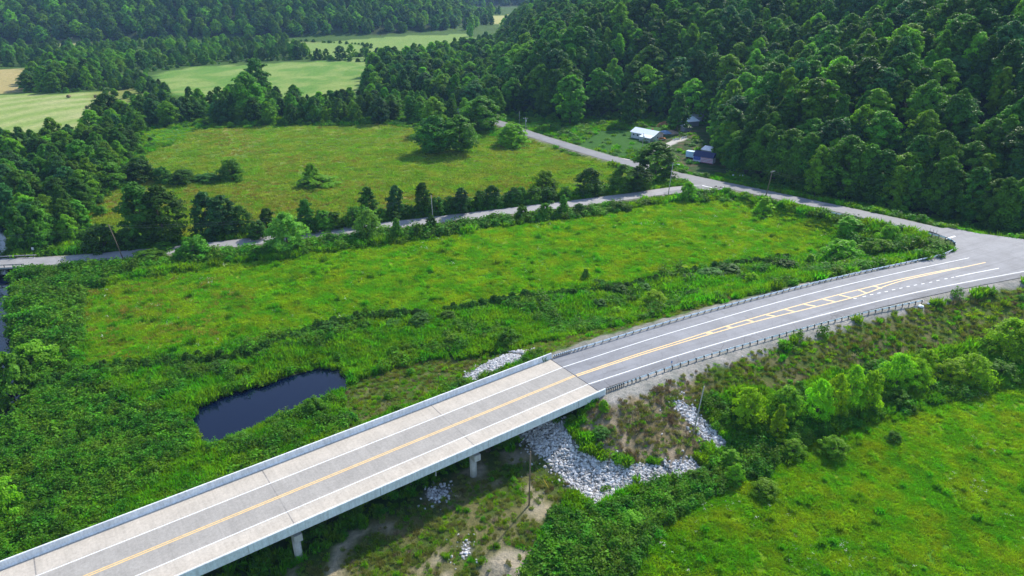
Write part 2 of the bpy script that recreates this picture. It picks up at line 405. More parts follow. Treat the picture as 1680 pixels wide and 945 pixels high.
def zones(x, y):
    x = np.asarray(x, float); y = np.asarray(y, float); dist = np.hypot(x, y)
    am = np.clip(dist/120, .6, 6)
    wx = x+(fbm(x/(5*am), y/(5*am), 61, 3)-.5)*5*am; wy = y+(fbm(x/(5*am), y/(5*am), 71, 3)-.5)*5*am
    Z = {k: inpoly(wx, wy, P) for k, P in ZP.items()}
    Z['rap'] = np.zeros(x.shape, bool)
    x1 = x+(fbm(x/1.5, y/1.5, 62, 2)-.5)*1.6; y1 = y+(fbm(x/1.5, y/1.5, 63, 2)-.5)*1.6
    for P in RAP.values(): Z['rap'] |= inpoly(x1, y1, P)
    e = dmain(x, y)-8.7; Z['e_main'] = e
    along = (x-C0[0])*U[0]+(y-C0[1])*U[1]; across = (x-C0[0])*RT[0]+(y-C0[1])*RT[1]
    Z['bridge'] = (along < 0) & (np.abs(across) < 7.8)
    Z['d_hill'] = segdist(x, y, HILLT)[0]; Z['d_ctry'] = segdist(x, y, CTRYT)[0]; Z['d_drive'] = segdist(x, y, DRIVER)[0]
    Z['d_creek'] = segdist(x, y, CREEK)[0]
    Z['apron'] = segdist(x, y, APRON)[0] < 6.8
    d = segdist(x, y, POND)[0]; Z['pond'] = np.where(inpoly(x, y, POND), -d, d)
    Z['rhill'] = inpoly(wx, wy, RHP); Z['lhill'] = inpoly(wx, wy, LHP) | (wy > 1640)
    Z['road'] = ((e < .3) & (along > -.5)) | (Z['d_hill'] < 3.7) | (Z['d_ctry'] < 3.3) | Z['apron']
    Z['along'] = along; Z['across'] = across
    return Z
def lerp(a, b, t): return a*(1-t)+b*t
def groundcolor(x, y):
    Z = zones(x, y); n1 = fbm(x/14, y/14, 81, 4)[:, None]; n2 = fbm(x/3, y/3, 82, 3)[:, None]; n3 = fbm(x/40, y/40, 83, 3)[:, None]
    c = lerp(np.array([.030, .072, .010]), np.array([.060, .120, .014]), n1)
    A = lambda *v: np.array(v)
    def put(m, col):
        nonlocal c; c = np.where(m[:, None], col, c)
    put(Z['rhill'], lerp(A(.018, .032, .010), A(.030, .050, .014), n1)); put(Z['lhill'], lerp(A(.018, .032, .010), A(.030, .050, .014), n1))
    fB = lerp(A(.078, .205, .007), A(.165, .265, .012), sstep(.35, .65, n1)); fB = lerp(fB, A(.16, .16, .03), sstep(.60, .78, n2*.5+n3*.5)*.6)
    put(Z['fieldB'], fB); put(Z['fieldA'], lerp(A(.078, .205, .007), A(.145, .260, .010), sstep(.3, .7, n1)))
    fC = lerp(A(.085, .165, .012), A(.16, .21, .030), sstep(.35, .7, n1)); fC = lerp(fC, A(.19, .13, .045), sstep(.56, .70, n3*.65+n1*.35)*.75)
    put(Z['fieldC'], fC); put(Z['lush'], A(.05, .15, .01)+0*c)
    a = np.arctan2(y-at(230, 210)[1], x-at(230, 210)[0]); r = np.hypot(x-at(230, 210)[0], y-at(230, 210)[1])
    st = (.5+.5*np.sin(r/3.1+3*fbm(x/60, y/60, 88, 2)))[:, None]
    put(Z['hay'], lerp(lerp(A(.17, .26, .055), A(.30, .33, .13), st), A(.36, .35, .18), sstep(.5, .8, n3)*.6))
    put(Z['hay2'], lerp(A(.16, .23, .04), A(.22, .20, .07), n1)); put(Z['tan'], lerp(A(.38, .29, .13), A(.28, .26, .10), n1))
    for k in ('fieldF', 'fieldF2'): put(Z[k], lerp(A(.10, .21, .03), A(.20, .27, .07), sstep(.3, .7, n1)))
    put(Z['fieldG'], lerp(A(.12, .22, .04), A(.20, .27, .07), n1)); put(Z['fieldH'], lerp(A(.30, .32, .10), A(.38, .36, .15), n1)); put(Z['fieldI'], A(.30, .30, .12)+0*c)
    put(Z['clearing'], lerp(A(.05, .12, .012), A(.11, .18, .03), n1))
    put(Z['yard'], A(.030, .105, .010)+0*c); put(Z['yard2'], lerp(A(.03, .07, .012), A(.09, .075, .04), sstep(.5, .7, n2)))
    dry = lerp(A(.075, .125, .018), A(.155, .145, .06), sstep(.40, .62, n2*.6+n1*.4))
    put(Z['verge'], dry); put(Z['bankL'], lerp(A(.055, .105, .013), A(.11, .12, .04), sstep(.45, .65, n2)))
    put(Z['under'], lerp(lerp(A(.06, .095, .018), A(.13, .125, .05), sstep(.35, .6, n2)), A(.36, .31, .235), sstep(.53, .63, n1*.55+n2*.45)))
    put(Z['brown'], lerp(A(.14, .115, .055), A(.30, .24, .175), sstep(.3, .6, n2*.6+n1*.4)))
    midw = inpoly(x, y, MIDW) & ~Z['fieldF'] & ~Z['fieldG'] & ~Z['lhill']; put(midw & (fbm(x/70, y/70, 301, 2) >= .585), lerp(A(.10, .19, .035), A(.24, .26, .09), n1))
    put(Z['rap'], A(.20, .19, .18)+0*c)
    ed = (n2[:, 0]-.5)*2.4; gr = (Z['e_main'] < 2.1+ed) & (Z['along'] > -1) & (Z['across'] > 0)
    put(gr, lerp(A(.22, .21, .20), A(.36, .345, .325), n2)); gr = (Z['e_main'] < .8+ed*.6) & (Z['along'] > -1) & (Z['across'] <= 0); put(gr, lerp(A(.16, .16, .14), A(.27, .26, .24), n2))
    put((Z['d_hill'] < 4.6+ed*.6) | (Z['d_ctry'] < 3.9+ed*.4), lerp(A(.13, .13, .09), A(.26, .25, .21), n2))
    put(Z['d_drive'] < 2.1+ed*.5, lerp(A(.30, .28, .25), A(.40, .38, .34), n2))
    put((Z['d_creek'] < 4.0), A(.07, .065, .045)+0*c); put(Z['pond'] < .6, A(.06, .07, .03)+0*c)
    return np.clip(c, 0, 1)
def axis(lo, hi, step, far_lo, far_hi, g=1.06):
    a = list(np.arange(lo, hi+1e-6, step)); s = step; v = hi
    while v < far_hi: s *= g; v += s; a.append(v)
    s = step; v = lo
    while v > far_lo: s *= g; v -= s; a.insert(0, v)
    return np.array(a)
gx = axis(-165, 170, 1.3, -4000, 4000, 1.05); gy = axis(48, 400, 1.3, -400, 6000, 1.035)
XX, YY = np.meshgrid(gx, gy); fx, fy = XX.ravel(), YY.ravel(); fz = T(fx, fy)
nx, ny = len(gx), len(gy); ii = np.arange(nx*ny).reshape(ny, nx)
Fq = np.stack([ii[:-1, :-1], ii[:-1, 1:], ii[1:, 1:], ii[1:, :-1]], -1).reshape(-1, 4)
m, N, L, b = mat('ground_cover')
a_ = N.new('ShaderNodeAttribute'); a_.attribute_name = 'cover'
pos = N.new('ShaderNodeNewGeometry').outputs['Position']
fine = noise(N, L, pos, 1.7, 8, .75); mid = noise(N, L, pos, .35, 5, .6)
c1 = mix(N, L, a_.outputs['Color'], ramp(N, L, fine, [(.25, (.45, .5, .45)), (.5, (1, 1, 1)), (.75, (1.45, 1.4, 1.3))]), 1.0, 'MULTIPLY')
c1 = mix(N, L, c1, ramp(N, L, mid, [(.3, (.75, .8, .75)), (.7, (1.2, 1.15, 1.1))]), 1.0, 'MULTIPLY')
L.new(c1, b.inputs['Base Color']); b.inputs['Roughness'].default_value = .95; b.inputs['Specular IOR Level'].default_value = .1
bump(N, L, fine, .9, .35, b)
MATS['ground'] = m
me = npmesh('ground', np.c_[fx, fy, fz], Fq, m, smooth_=True)
a_ = me.color_attributes.new('cover', 'FLOAT_COLOR', 'POINT')
a_.data.foreach_set('color', np.c_[groundcolor(fx, fy), np.ones(len(fx))].astype(np.float32).ravel())
tag(obj('ground', me), 'green valley floor and hillsides with meadows, verges and bare patches', 'ground', kind='structure')

# ------------------------------------------------------------------ roads
def asphalt(name, c, crack=.35, streak=True):
    m, N, L, b = mat(name); pos = N.new('ShaderNodeNewGeometry').outputs['Position']
    n1 = noise(N, L, pos, .25, 6, .6); n2 = noise(N, L, pos, 3.0, 6, .8); n3 = noise(N, L, pos, 30, 2, .6)
    col = ramp(N, L, n1, [(.3, tuple(v*.84 for v in c)), (.7, tuple(v*1.14 for v in c))])
    col = mix(N, L, col, ramp(N, L, n2, [(.3, (.82, .82, .84)), (.65, (1.06, 1.06, 1.05))]), 1.0, 'MULTIPLY')
    vo = N.new('ShaderNodeTexVoronoi'); vo.feature = 'DISTANCE_TO_EDGE'; vo.inputs['Scale'].default_value = .16
    wv = N.new('ShaderNodeVectorMath'); wv.operation = 'ADD'; L.new(pos, wv.inputs[0])
    nn = N.new('ShaderNodeTexNoise'); nn.inputs['Scale'].default_value = .5; L.new(pos, nn.inputs['Vector']); L.new(nn.outputs['Color'], wv.inputs[1])
    L.new(wv.outputs[0], vo.inputs['Vector'])
    col = mix(N, L, col, tuple(v*.45 for v in c), mth(N, L, 'MULTIPLY', ramp(N, L, vo.outputs['Distance'], [(0, (1, 1, 1)), (.012, (0, 0, 0))]), crack))
    if streak:
        mp = N.new('ShaderNodeMapping'); mp.inputs['Rotation'].default_value = (0, 0, -math.radians(28)); mp.inputs['Scale'].default_value = (1, 1, 1); L.new(pos, mp.inputs[0])
        mq = N.new('ShaderNodeMapping'); mq.inputs['Scale'].default_value = (.035, .75, 1); L.new(mp.outputs[0], mq.inputs[0]); n4 = noise(N, L, mq.outputs[0], 1.0, 5, .65)
        col = mix(N, L, col, ramp(N, L, n4, [(.33, (.80, .80, .81)), (.5, (1, 1, 1)), (.68, (1.10, 1.09, 1.08))]), 1.0, 'MULTIPLY')
        n5 = noise(N, L, pos, .9, 3, .5); col = mix(N, L, col, tuple(v*.62 for v in c), mth(N, L, 'MULTIPLY', ramp(N, L, n5, [(.66, (0, 0, 0)), (.74, (1, 1, 1))]), .45))
    L.new(col, b.inputs['Base Color']); b.inputs['Roughness'].default_value = .78; b.inputs['Specular IOR Level'].default_value = .35
    bump(N, L, n3, .3, .02, b); MATS[name] = m; return m
asphalt('asphalt_main', (.205, .21, .225)); asphalt('asphalt_country', (.27, .265, .265), .6, False); asphalt('asphalt_hill', (.175, .178, .185), .6, False); asphalt('drive_gravel', (.38, .36, .33), 0, False)
asphalt('asphalt_shoulder', (.15, .155, .17), .8)
def paint(name, c):
    m, N, L, b = mat(name); pos = N.new('ShaderNodeNewGeometry').outputs['Position']
    n1 = noise(N, L, pos, 2.5, 8, .75)
    L.new(ramp(N, L, n1, [(.3, tuple(v*.62 for v in c)), (.55, c)]), b.inputs['Base Color']); b.inputs['Roughness'].default_value = .65; MATS[name] = m; return m
paint('white_paint', (.82, .83, .84)); paint('yellow_paint', (.80, .52, .20)); paint('white_worn', (.60, .60, .60))
def sheet_mesh(name, P, m):
    bm = bmesh.new(); bm.faces.new([bm.verts.new(p) for p in P]); bmesh.ops.triangulate(bm, faces=bm.faces); bmesh.ops.recalc_face_normals(bm, faces=bm.faces)
    me = bpy.data.meshes.new(name); bm.to_mesh(me); bm.free(); me.materials.append(m); me.update()
    if me.polygons[0].normal.z < 0: me.flip_normals()
    return me
def ribbon(name, A, B, za, mtl, label, cat='road', across=6):
    A = np.asarray(A); B = np.asarray(B); V = []; k = across+1
    for p, q, z in zip(A, B, za):
        for j in range(k): t = j/across; V.append((p[0]*(1-t)+q[0]*t, p[1]*(1-t)+q[1]*t, z))
    ii = np.arange(len(A)*k).reshape(-1, k)
    F = np.stack([ii[:-1, :-1], ii[:-1, 1:], ii[1:, 1:], ii[1:, :-1]], -1).reshape(-1, 4)[:, ::-1]
    return tag(obj(name, npmesh(name, V, F, mtl)), label, cat, kind='structure')
MR = ribbon('main_road', LEr, REr, np.full(len(LEr), DECK), MATS['asphalt_main'], 'wide pale asphalt road curving from the bridge end to the junction')
# darker paved shoulder outside the near edge line
RWl = smooth(np.vstack([C0+RT*3.6, RW[1:], RW[-1]+tail*40]), 2); RWs = resample(RWl, 2.0)
strip('paved_shoulder', with_z(offset(RWs, 1.45), DECK), 2.0, MATS['asphalt_shoulder'], MR, .004)
tl = HILLR; HR = ribbon('hill_road', offset(tl, -3.6), offset(tl, 3.6), tl[:, 2]-.03+.0, MATS['asphalt_hill'], 'narrow grey asphalt road running along the foot of the wooded hill', across=3)
CR = ribbon('country_road', offset(CTRYR, -3.1), offset(CTRYR, 3.1), CTRYR[:, 2]-.06, MATS['asphalt_country'], 'narrow pale country road crossing the valley between the meadows', across=3)
DR = ribbon('driveway', offset(DRIVER, -1.7), offset(DRIVER, 1.7), [Tz(p[0], p[1])+.05 for p in DRIVER], MATS['drive_gravel'], 'pale gravel driveway leading from the hill road to the white-roofed house', 'driveway', 2)
ap = ats([(1520, 424), (1548, 416), (1562, 410), (1570, 402), (1563, 394), (1545, 386), (1520, 377), (1560, 373), (1600, 382), (1680, 392.5), (1790, 400), (1790, 425), (1650, 425)], DECK-.015)
bm = bmesh.new(); bm.faces.new([bm.verts.new((p[0], p[1], DECK-.015)) for p in ap]); bmesh.ops.triangulate(bm, faces=bm.faces); bmesh.ops.recalc_face_normals(bm, faces=bm.faces)
me = bpy.data.meshes.new('junction_apron'); bm.to_mesh(me); bm.free(); me.materials.append(MATS['asphalt_main'])
if me.polygons[0].normal.z < 0: me.flip_normals()
tag(obj('junction_apron', me), 'flared asphalt mouth where the hill road meets the main road', 'road', kind='structure')
# painted lines: children of the road they lie on
WP, YP = MATS['white_paint'], MATS['yellow_paint']
def pl(pts, z=DECK, step=2.0, k=2): return with_z(resample(smooth(ats(pts, z), k), step), z)
lw = smooth(np.vstack([C0-RT*3.6, LW[1:]]), 2)
strip('edge_line', with_z(resample(lw, 2), DECK), .16, WP, MR, .008)
strip('edge_line', with_z(RWs, DECK), .18, WP, MR, .008)
yl = [(945, 615), (1040, 582.5), (1120, 558), (1197, 533), (1287, 507), (1380, 482), (1437, 468.5), (1470, 459.5), (1530, 447), (1575, 438.5)]
yr = [(947, 617), (1042, 584.8), (1133, 557.5), (1230, 529.5), (1307, 511), (1397, 489), (1420, 482), (1470, 462.3), (1530, 449.3), (1617, 430.5)]
strip('yellow_line', pl(yl), .26, YP, MR, .008); strip('yellow_line', pl(yr), .26, YP, MR, .008)
for a, b_ in [((1158, 546.5), (1169, 546)), ((1191.5, 536), (1202, 537.5)), ((1225, 525.5), (1236, 527.5)), ((1257, 516.5), (1272, 519)), ((1287, 507.5), (1303, 511.2)), ((1319, 499.3), (1338, 502.5)), ((1350, 491), (1370, 495)), ((1377, 484), (1398, 488.7)), ((1408, 475.5), (1422, 481)), ((1434, 469.5), (1447, 473))]:
    strip('hatch_bar', pl([a, b_], k=0), .46, YP, MR, .012)
for x, y in [(1403, 489.5), (1418, 486.3), (1430, 483.3), (1442, 480.7), (1454, 478.3), (1466, 475.3), (1478, 472.7), (1490, 470), (1502, 467.6), (1514, 465.6), (1527, 463), (1539, 460), (1552, 457.3), (1563, 455)]:
    p = np.array(at(x, y, DECK)); strip('dash', with_z([p-tail*.48, p+tail*.48], DECK), .2, WP, MR, .008)
strip('lane_line', pl([(1568, 454), (1600, 447.5), (1639, 440)]), .2, WP, MR, .008)
strip('stop_line', pl([(1552, 391.8), (1567, 387.3)], DECK, k=0), .55, WP, HR, .012)
hz = lambda p: float(segdist(np.array([p[0]]), np.array([p[1]]), HILLR, HILLR[:, 2])[1][0])
jp = [at(x, y, 1.35) for x, y in [(1072, 279), (1095, 283.5), (1133, 292), (1190, 303.5), (1240, 314), (1215, 314), (1190, 312.5), (1160, 313), (1130, 315.5), (1104, 318), (1092, 319), (1088, 315), (1104, 310), (1120, 306), (1128, 301), (1126, 296.5), (1110, 291.5), (1090, 286)]]
me = sheet_mesh('road_junction', [(p[0], p[1], hz(p)-.01) for p in jp], MATS['asphalt_hill']); JN = tag(obj('road_junction', me), 'widened asphalt where the country road meets the hill road', 'road', kind='structure')
p0 = np.array(at(1152, 304.2, 1.35)); p1 = np.array(at(1168, 308.5, 1.4))
strip('stop_line', np.array([(*p0, hz(p0)), (*p1, hz(p1))]), .55, WP, JN, .03)

# ------------------------------------------------------------------ water
m, N, L, b = mat('dark_water'); b.inputs['Base Color'].default_value = (.001, .004, .020, 1); b.inputs['Roughness'].default_value = .07; b.inputs['Specular IOR Level'].default_value = .28
pos = N.new('ShaderNodeNewGeometry').outputs['Position']; bump(N, L, noise(N, L, pos, 2.2, 4, .6), .06, .05, b); MATS['water'] = m
def sheet(name, P, z, m, label, cat):
    bm = bmesh.new(); bm.faces.new([bm.verts.new((p[0], p[1], z)) for p in P]); bmesh.ops.triangulate(bm, faces=bm.faces)
    me = bpy.data.meshes.new(name); bm.to_mesh(me); bm.free(); me.materials.append(m); me.update()
    if me.polygons[0].normal.z < 0: me.flip_normals()
    return tag(obj(name, me), label, cat, kind='structure')
cen = POND[:-1].mean(0); sheet('pond', cen+(POND[:-1]-cen)*1.06, -.62, MATS['water'], 'dark blue pond in rank grass beside the bridge', 'pond')
t_ = np.linspace(0, 2*math.pi, 24, endpoint=False); sheet('pool', np.c_[PUD[0]+2.8*np.cos(t_), PUD[1]+2.0*np.sin(t_)], Tz(*PUD)+.45, MATS['water'], 'small dark pool of water in the brush below the bridge', 'pool')
cr = resample(smooth(CREEK, 2), 3)
ribbon('creek', offset(cr, -3.2), offset(cr, 3.2), np.full(len(cr), -1.95), MATS['water'], 'dark creek between brushy banks passing below the small road bridge', 'creek', 2)

# ------------------------------------------------------------------ the road bridge
def concrete(name, c, tine=False, stain=.35):
    m, N, L, b = mat(name); tc = N.new('ShaderNodeTexCoord').outputs['Object']
    n1 = noise(N, L, tc, .35, 6, .65); n2 = noise(N, L, tc, 2.5, 7, .75)
    col = ramp(N, L, n1, [(.3, tuple(v*(1-stain) for v in c)), (.68, tuple(v*1.08 for v in c))])
    col = mix(N, L, col, ramp(N, L, n2, [(.32, (.80, .79, .78)), (.6, (1.03, 1.03, 1.03))]), 1.0, 'MULTIPLY')
    if tine:
        sx = N.new('ShaderNodeSeparateXYZ'); L.new(tc, sx.inputs[0])
        # traffic film darkens the two lanes; pours and grooves run across the deck
        mp = N.new('ShaderNodeMapping'); mp.inputs['Scale'].default_value = (.05, 1.3, 1); L.new(tc, mp.inputs[0]); n4 = noise(N, L, mp.outputs[0], 1.0, 4, .6)
        d = mth(N, L, 'ABSOLUTE', sx.outputs['Y']); d = mth(N, L, 'ADD', d, mth(N, L, 'MULTIPLY', mth(N, L, 'SUBTRACT', n4, .5), 1.6))
        lane = ramp(N, L, mth(N, L, 'DIVIDE', d, 8.0), [(.40, (1, 1, 1)), (.50, (0, 0, 0))])
        col = mix(N, L, col, mix(N, L, col, (.66, .70, .76), 1.0, 'MULTIPLY'), mth(N, L, 'MULTIPLY', lane, .85))
        mp2 = N.new('ShaderNodeMapping'); mp2.inputs['Scale'].default_value = (1.6, .07, 1); L.new(tc, mp2.inputs[0]); n5 = noise(N, L, mp2.outputs[0], 1.0, 5, .8)
        col = mix(N, L, col, ramp(N, L, n5, [(.30, (.86, .86, .85)), (.7, (1.08, 1.07, 1.06))]), 1.0, 'MULTIPLY')
        wv = N.new('ShaderNodeTexWave'); wv.inputs['Scale'].default_value = .021; wv.inputs['Distortion'].default_value = .3; L.new(tc, wv.inputs['Vector'])
        col = mix(N, L, col, ramp(N, L, wv.outputs['Fac'], [(.0, (.99, .99, .99)), (.012, (1, 1, 1))]), 1.0, 'MULTIPLY')
    else:
        mp = N.new('ShaderNodeMapping'); mp.inputs['Scale'].default_value = (2.2, 2.2, .15); L.new(tc, mp.inputs[0]); n4 = noise(N, L, mp.outputs[0], 1.0, 6, .75)
        col = mix(N, L, col, ramp(N, L, n4, [(.30, (.74, .73, .71)), (.58, (1, 1, 1))]), 1.0, 'MULTIPLY')
    L.new(col, b.inputs['Base Color']); b.inputs['Roughness'].default_value = .85; b.inputs['Specular IOR Level'].default_value = .25
    bump(N, L, n2, .3, .03, b); MATS[name] = m; return m
concrete('deck_concrete', (.475, .43, .37), True, .12); concrete('parapet_concrete', (.74, .77, .79), stain=.08); concrete('pier_concrete', (.52, .51, .49), stain=.25); concrete('girder_concrete', (.33, .31, .29))
plain('joint_rubber', (.03, .03, .035), .8); plain('pipe_steel', (.42, .42, .42), .5)
BR = empty('road_bridge', (C0[0], C0[1], DECK), math.atan2(U[1], U[0]))
tag(BR, 'long concrete road bridge with low solid parapets on round columns', 'bridge')
BL = -125.0
MB().prism([(-7.3, 0), (7.3, 0), (7.3, -.30), (-7.3, -.30)], BL, -.12).build('deck', MATS['deck_concrete'], BR)
for s in (-1, 1):
    pr = [(7.3, -.42), (7.78, -.42), (7.78, 1.0), (7.70, 1.07), (7.52, 1.07), (7.47, 1.0), (7.42, .33), (7.30, .09), (7.30, -.42)]
    pa = MB().prism([(s*a, b_) for a, b_ in pr], BL, .35).build('parapet', MATS['parapet_concrete'], BR)
    for k in range(6):
        MB().box((-6-k*18.6, s*7.785, .33), (.04, .02, 1.3)).build('score_joint', MATS['girder_concrete'], pa)
for yy in (-6.3, -3.15, 0, 3.15, 6.3):
    MB().prism([(yy-.45, -.302), (yy+.45, -.302), (yy+.42, -.45), (yy+.12, -.55), (yy+.12, -1.0), (yy+.33, -1.15), (yy+.33, -1.35), (yy-.33, -1.35), (yy-.33, -1.15), (yy-.12, -1.0), (yy-.12, -.55), (yy-.42, -.45)], BL, -.6).build('girder', MATS['girder_concrete'], BR)
MB().box((-.06, 0, -.01), (.12, 14.6, .05)).build('expansion_joint', MATS['joint_rubber'], BR)
MB().box((-.4, 0, -1.9), (1.0, 14.4, 2.4)).build('abutment', MATS['pier_concrete'], BR)
for s in (-1, 1):   # wing walls fall away from the deck ends
    a0, a1 = s*7.3, s*11.2
    V = [(-.25, a0, .15), (.2, a0, .15), (.2, a0, -4), (-.25, a0, -4), (-.05+.5, a1, -1.9), (.4+.5, a1, -1.9), (.4+.5, a1, -5), (-.05+.5, a1, -5)]
    MB().add(V, [(0, 1, 2, 3), (7, 6, 5, 4), (0, 4, 5, 1), (1, 5, 6, 2), (2, 6, 7, 3), (3, 7, 4, 0)]).build('wing_wall', MATS['parapet_concrete'], BR)
def along_of(px, py, z=0.):
    p = np.array(at(px, py, z)); return float((p-C0)@U)
s1, s2 = along_of(769, 774), along_of(487, 908)
for sx in (s1, s2, 2*s2-s1):
    pc = MB().box((sx, 0, -1.95), (1.15, 14.6, 1.15)).build('pier', MATS['pier_concrete'], BR)
    for yy in (-5.9, 0, 5.9):
        wp = C0+U*sx-RT*yy; zb = Tz(*wp)-DECK-.5
        MB().tube([(sx, yy, zb), (sx, yy, -2.5)], .56, 18).build('column', MATS['pier_concrete'], pc, True)
    for yy in (-6.3, -3.15, 0, 3.15, 6.3): MB().box((sx, yy, -1.364), (.5, .6, .03)).build('bearing', MATS['joint_rubber'], pc)
dp = along_of(707, 767, 5.0)
MB().tube([(dp, -6.9, -.3), (dp, -6.9, -2.1)], .09, 8).build('drain_pipe', MATS['pipe_steel'], BR)
for q in (s1, s2, 2*s2-s1): strip('deck_joint', np.array([(q, -7.25, 0.), (q, 7.25, 0.)]), .16, MATS['girder_concrete'], BR, .003)
strip('edge_line', [(BL, 3.6, 0), (-.15, 3.6, 0)], .15, WP, BR, .006); strip('edge_line', [(BL, -3.6, 0), (-.15, -3.6, 0)], .15, WP, BR, .006)
for yy in (-.17, .17): strip('yellow_line', [(BL, yy, 0), (-.15, yy, 0)], .17, YP, BR, .006)

# ------------------------------------------------------------------ guard rails
plain('galvanised', (.86, .90, .90), .4, .1, 3, .15, .5); plain('rail_post', (.10, .10, .10), .7, .3, 4); plain('rail_timber', (.09, .075, .06), .85, .4, 5)
WB = [(-.02, .30), (.04, .22), (-.02, .13), (-.02, .10), (.04, .01), (-.02, -.08)]
def guardrail(name, P, side, label, spacing, close_at_start=False, pmat='rail_post'):
    """P: line of the posts (x, y, road z); side +1 when traffic is to the right of P"""
    P = resample(P, .6); c = P[0]
    root = empty(name, tuple(c)); tag(root, label, 'guardrail')
    Q = P-c; w_ = [(side*(.17+a), .47+b_) for a, b_ in WB]; w_ += [(side*(.17+a)-side*.012, .47+b_) for a, b_ in WB[::-1]]
    obj('rail_beam', sweep('rail_beam', Q, w_, MATS['galvanised'], True), root)
    pm = MB().box((0, 0, .0), (.13, .15, 1.55)).mesh('post', MATS[pmat]); bk = MB().box((0, 0, 0), (.15, .19, .36)).mesh('spacer_block', MATS['rail_timber'])
    d = np.r_[0, np.cumsum(np.linalg.norm(np.diff(Q[:, :2], axis=0), axis=1))]; s = .3; k = 0
    while s < d[-1]:
        p = np.array([np.interp(s, d, Q[:, j]) for j in range(3)]); q = np.array([np.interp(min(s+.3, d[-1]), d, Q[:, j]) for j in range(3)]); p_ = np.array([np.interp(max(0, s-.3), d, Q[:, j]) for j in range(3)])
        a = math.atan2(q[1]-p_[1], q[0]-p_[0])
        o = obj('post', pm, root); o.location = (p[0], p[1], p[2]-.01); o.rotation_euler = (0, 0, a)
        b_ = obj('spacer_block', bk, o); b_.location = (0, -side*.16 if side > 0 else .16, .57)
        s += .48 if (close_at_start and k < 8) else (.95 if close_at_start and k < 12 else spacing); k += 1
    e = MB().box((0, 0, .57), (.05, .42, .34)).build('end_terminal', MATS['galvanised'], root); e.location = tuple(Q[-1]); e.rotation_euler = (0, 0, math.atan2(*(Q[-1]-Q[-3])[1::-1])) 
    return root
rr = resample(offset(smooth(np.vstack([C0+RT*3.6, RW[1:]]), 2), 3.75), 1.5)
RR = ats([(1000, 640.5), (1120, 598.5), (1253, 560), (1387, 523.5), (1450, 509.5), (1513, 496.5)], DECK)
RR = smooth(np.vstack([C0+RT*7.45+U*.6, RR[1:]]), 2)
guardrail('guardrail', with_z(RR, DECK-.1), -1, 'dark-posted guardrail along the near edge of the main road', 1.95, True)
LR = ats([(1120, 522.5), (1253, 487), (1386.7, 453.5), (1520, 425.8), (1545, 419.5), (1558, 414.5), (1567, 407), (1566, 400), (1556, 394)], DECK)
LR2 = np.array([(*at(x, y, z), z) for x, y, z in [(1540, 389.5, 6.45), (1520, 384.8, 6.2), (1453, 369, 5.4), (1373, 352.8, 4.3), (1336, 345.3, 3.7)]])
LR = np.vstack([with_z(np.vstack([C0-RT*7.45+U*.6, LR]), DECK-.1), LR2-np.array([0, 0, .1])])
guardrail('guardrail', smooth(LR, 2), 1, 'pale guardrail bending from the far edge of the main road round into the hill road', 1.95, True)

# ------------------------------------------------------------------ riprap
m, N, L, b = mat('riprap_stone'); a_ = N.new('ShaderNodeAttribute'); a_.attribute_name = 'rnd'; pos = N.new('ShaderNodeNewGeometry').outputs['Position']
c1 = ramp(N, L, a_.outputs['Fac'], [(0, (.24, .22, .20)), (.3, (.44, .43, .42)), (.7, (.60, .60, .61)), (1, (.72, .72, .74))]); c1 = mix(N, L, c1, ramp(N, L, noise(N, L, pos, 2.2, 6, .7), [(.3, (.62, .60, .57)), (.65, (1.06, 1.06, 1.06))]), 1.0, 'MULTIPLY')
L.new(c1, b.inputs['Base Color']); b.inputs['Roughness'].default_value = .9; MATS['riprap_stone'] = m
IV = []; g_ = (1+5**.5)/2
for a in (-1, 1):
    for b_ in (-g_, g_): IV += [(0, a, b_), (a, b_, 0), (b_, 0, a)]
IV = np.array(IV); IV /= np.linalg.norm(IV[0])
bm = bmesh.new()
for v in IV: bm.verts.new(v)
bmesh.ops.convex_hull(bm, input=bm.verts); bm.verts.index_update(); IFc = np.array([[v.index for v in f.verts] for f in bm.faces]); IV = np.array([v.co for v in bm.verts]); bm.free()
def stones(name, P, size, dens, label):
    lo, hi = P.min(0)-2.5, P.max(0)+2.5; n_ = int((hi-lo).prod()*dens); X = RNG.uniform(lo, hi, (n_, 2)); inn = inpoly(X[:, 0], X[:, 1], P); dd = segdist(X[:, 0], X[:, 1], np.vstack([P, P[:1]]))[0]; X = X[(inn & (RNG.uniform(0, 1, n_) < .35+dd)) | (~inn & (RNG.uniform(0, 1, n_) < .22*np.exp(-dd/.7)))]
    n_ = len(X); z = T(X[:, 0], X[:, 1]); s = size*np.clip(RNG.lognormal(0, .42, n_), .4, 1.9)
    V = IV[None]*(1+RNG.uniform(-.28, .28, (n_, 12, 1))); V = V*np.stack([s, s*RNG.uniform(.6, 1, n_), s*RNG.uniform(.45, .8, n_)], 1)[:, None]
    for ax in ((0, 1), (0, 2), (1, 2)):
        a = RNG.uniform(0, 6.28, n_)[:, None] if ax == (0, 1) else RNG.normal(0, .35, n_)[:, None]; p, q = V[:, :, ax[0]].copy(), V[:, :, ax[1]].copy()
        V[:, :, ax[0]] = p*np.cos(a)-q*np.sin(a); V[:, :, ax[1]] = p*np.sin(a)+q*np.cos(a)
    V = V+np.c_[X, z+s*.22][:, None]; F = IFc[None]+(np.arange(n_)*12)[:, None, None]
    return tag(obj(name, npmesh(name, V.reshape(-1, 3), F.reshape(-1, 3), MATS['riprap_stone'], np.repeat(np.clip(RNG.normal(.55, .24, n_), 0, 1), len(IFc)))), label, 'riprap', kind='stuff')
stones('riprap', RAP['a'], .185, 23.5, 'wide apron of pale broken riprap stones spilling from under the bridge end')
stones('riprap', RAP['b'], .185, 23.5, 'narrow strip of riprap stones beside the thin pole on the brown bank')
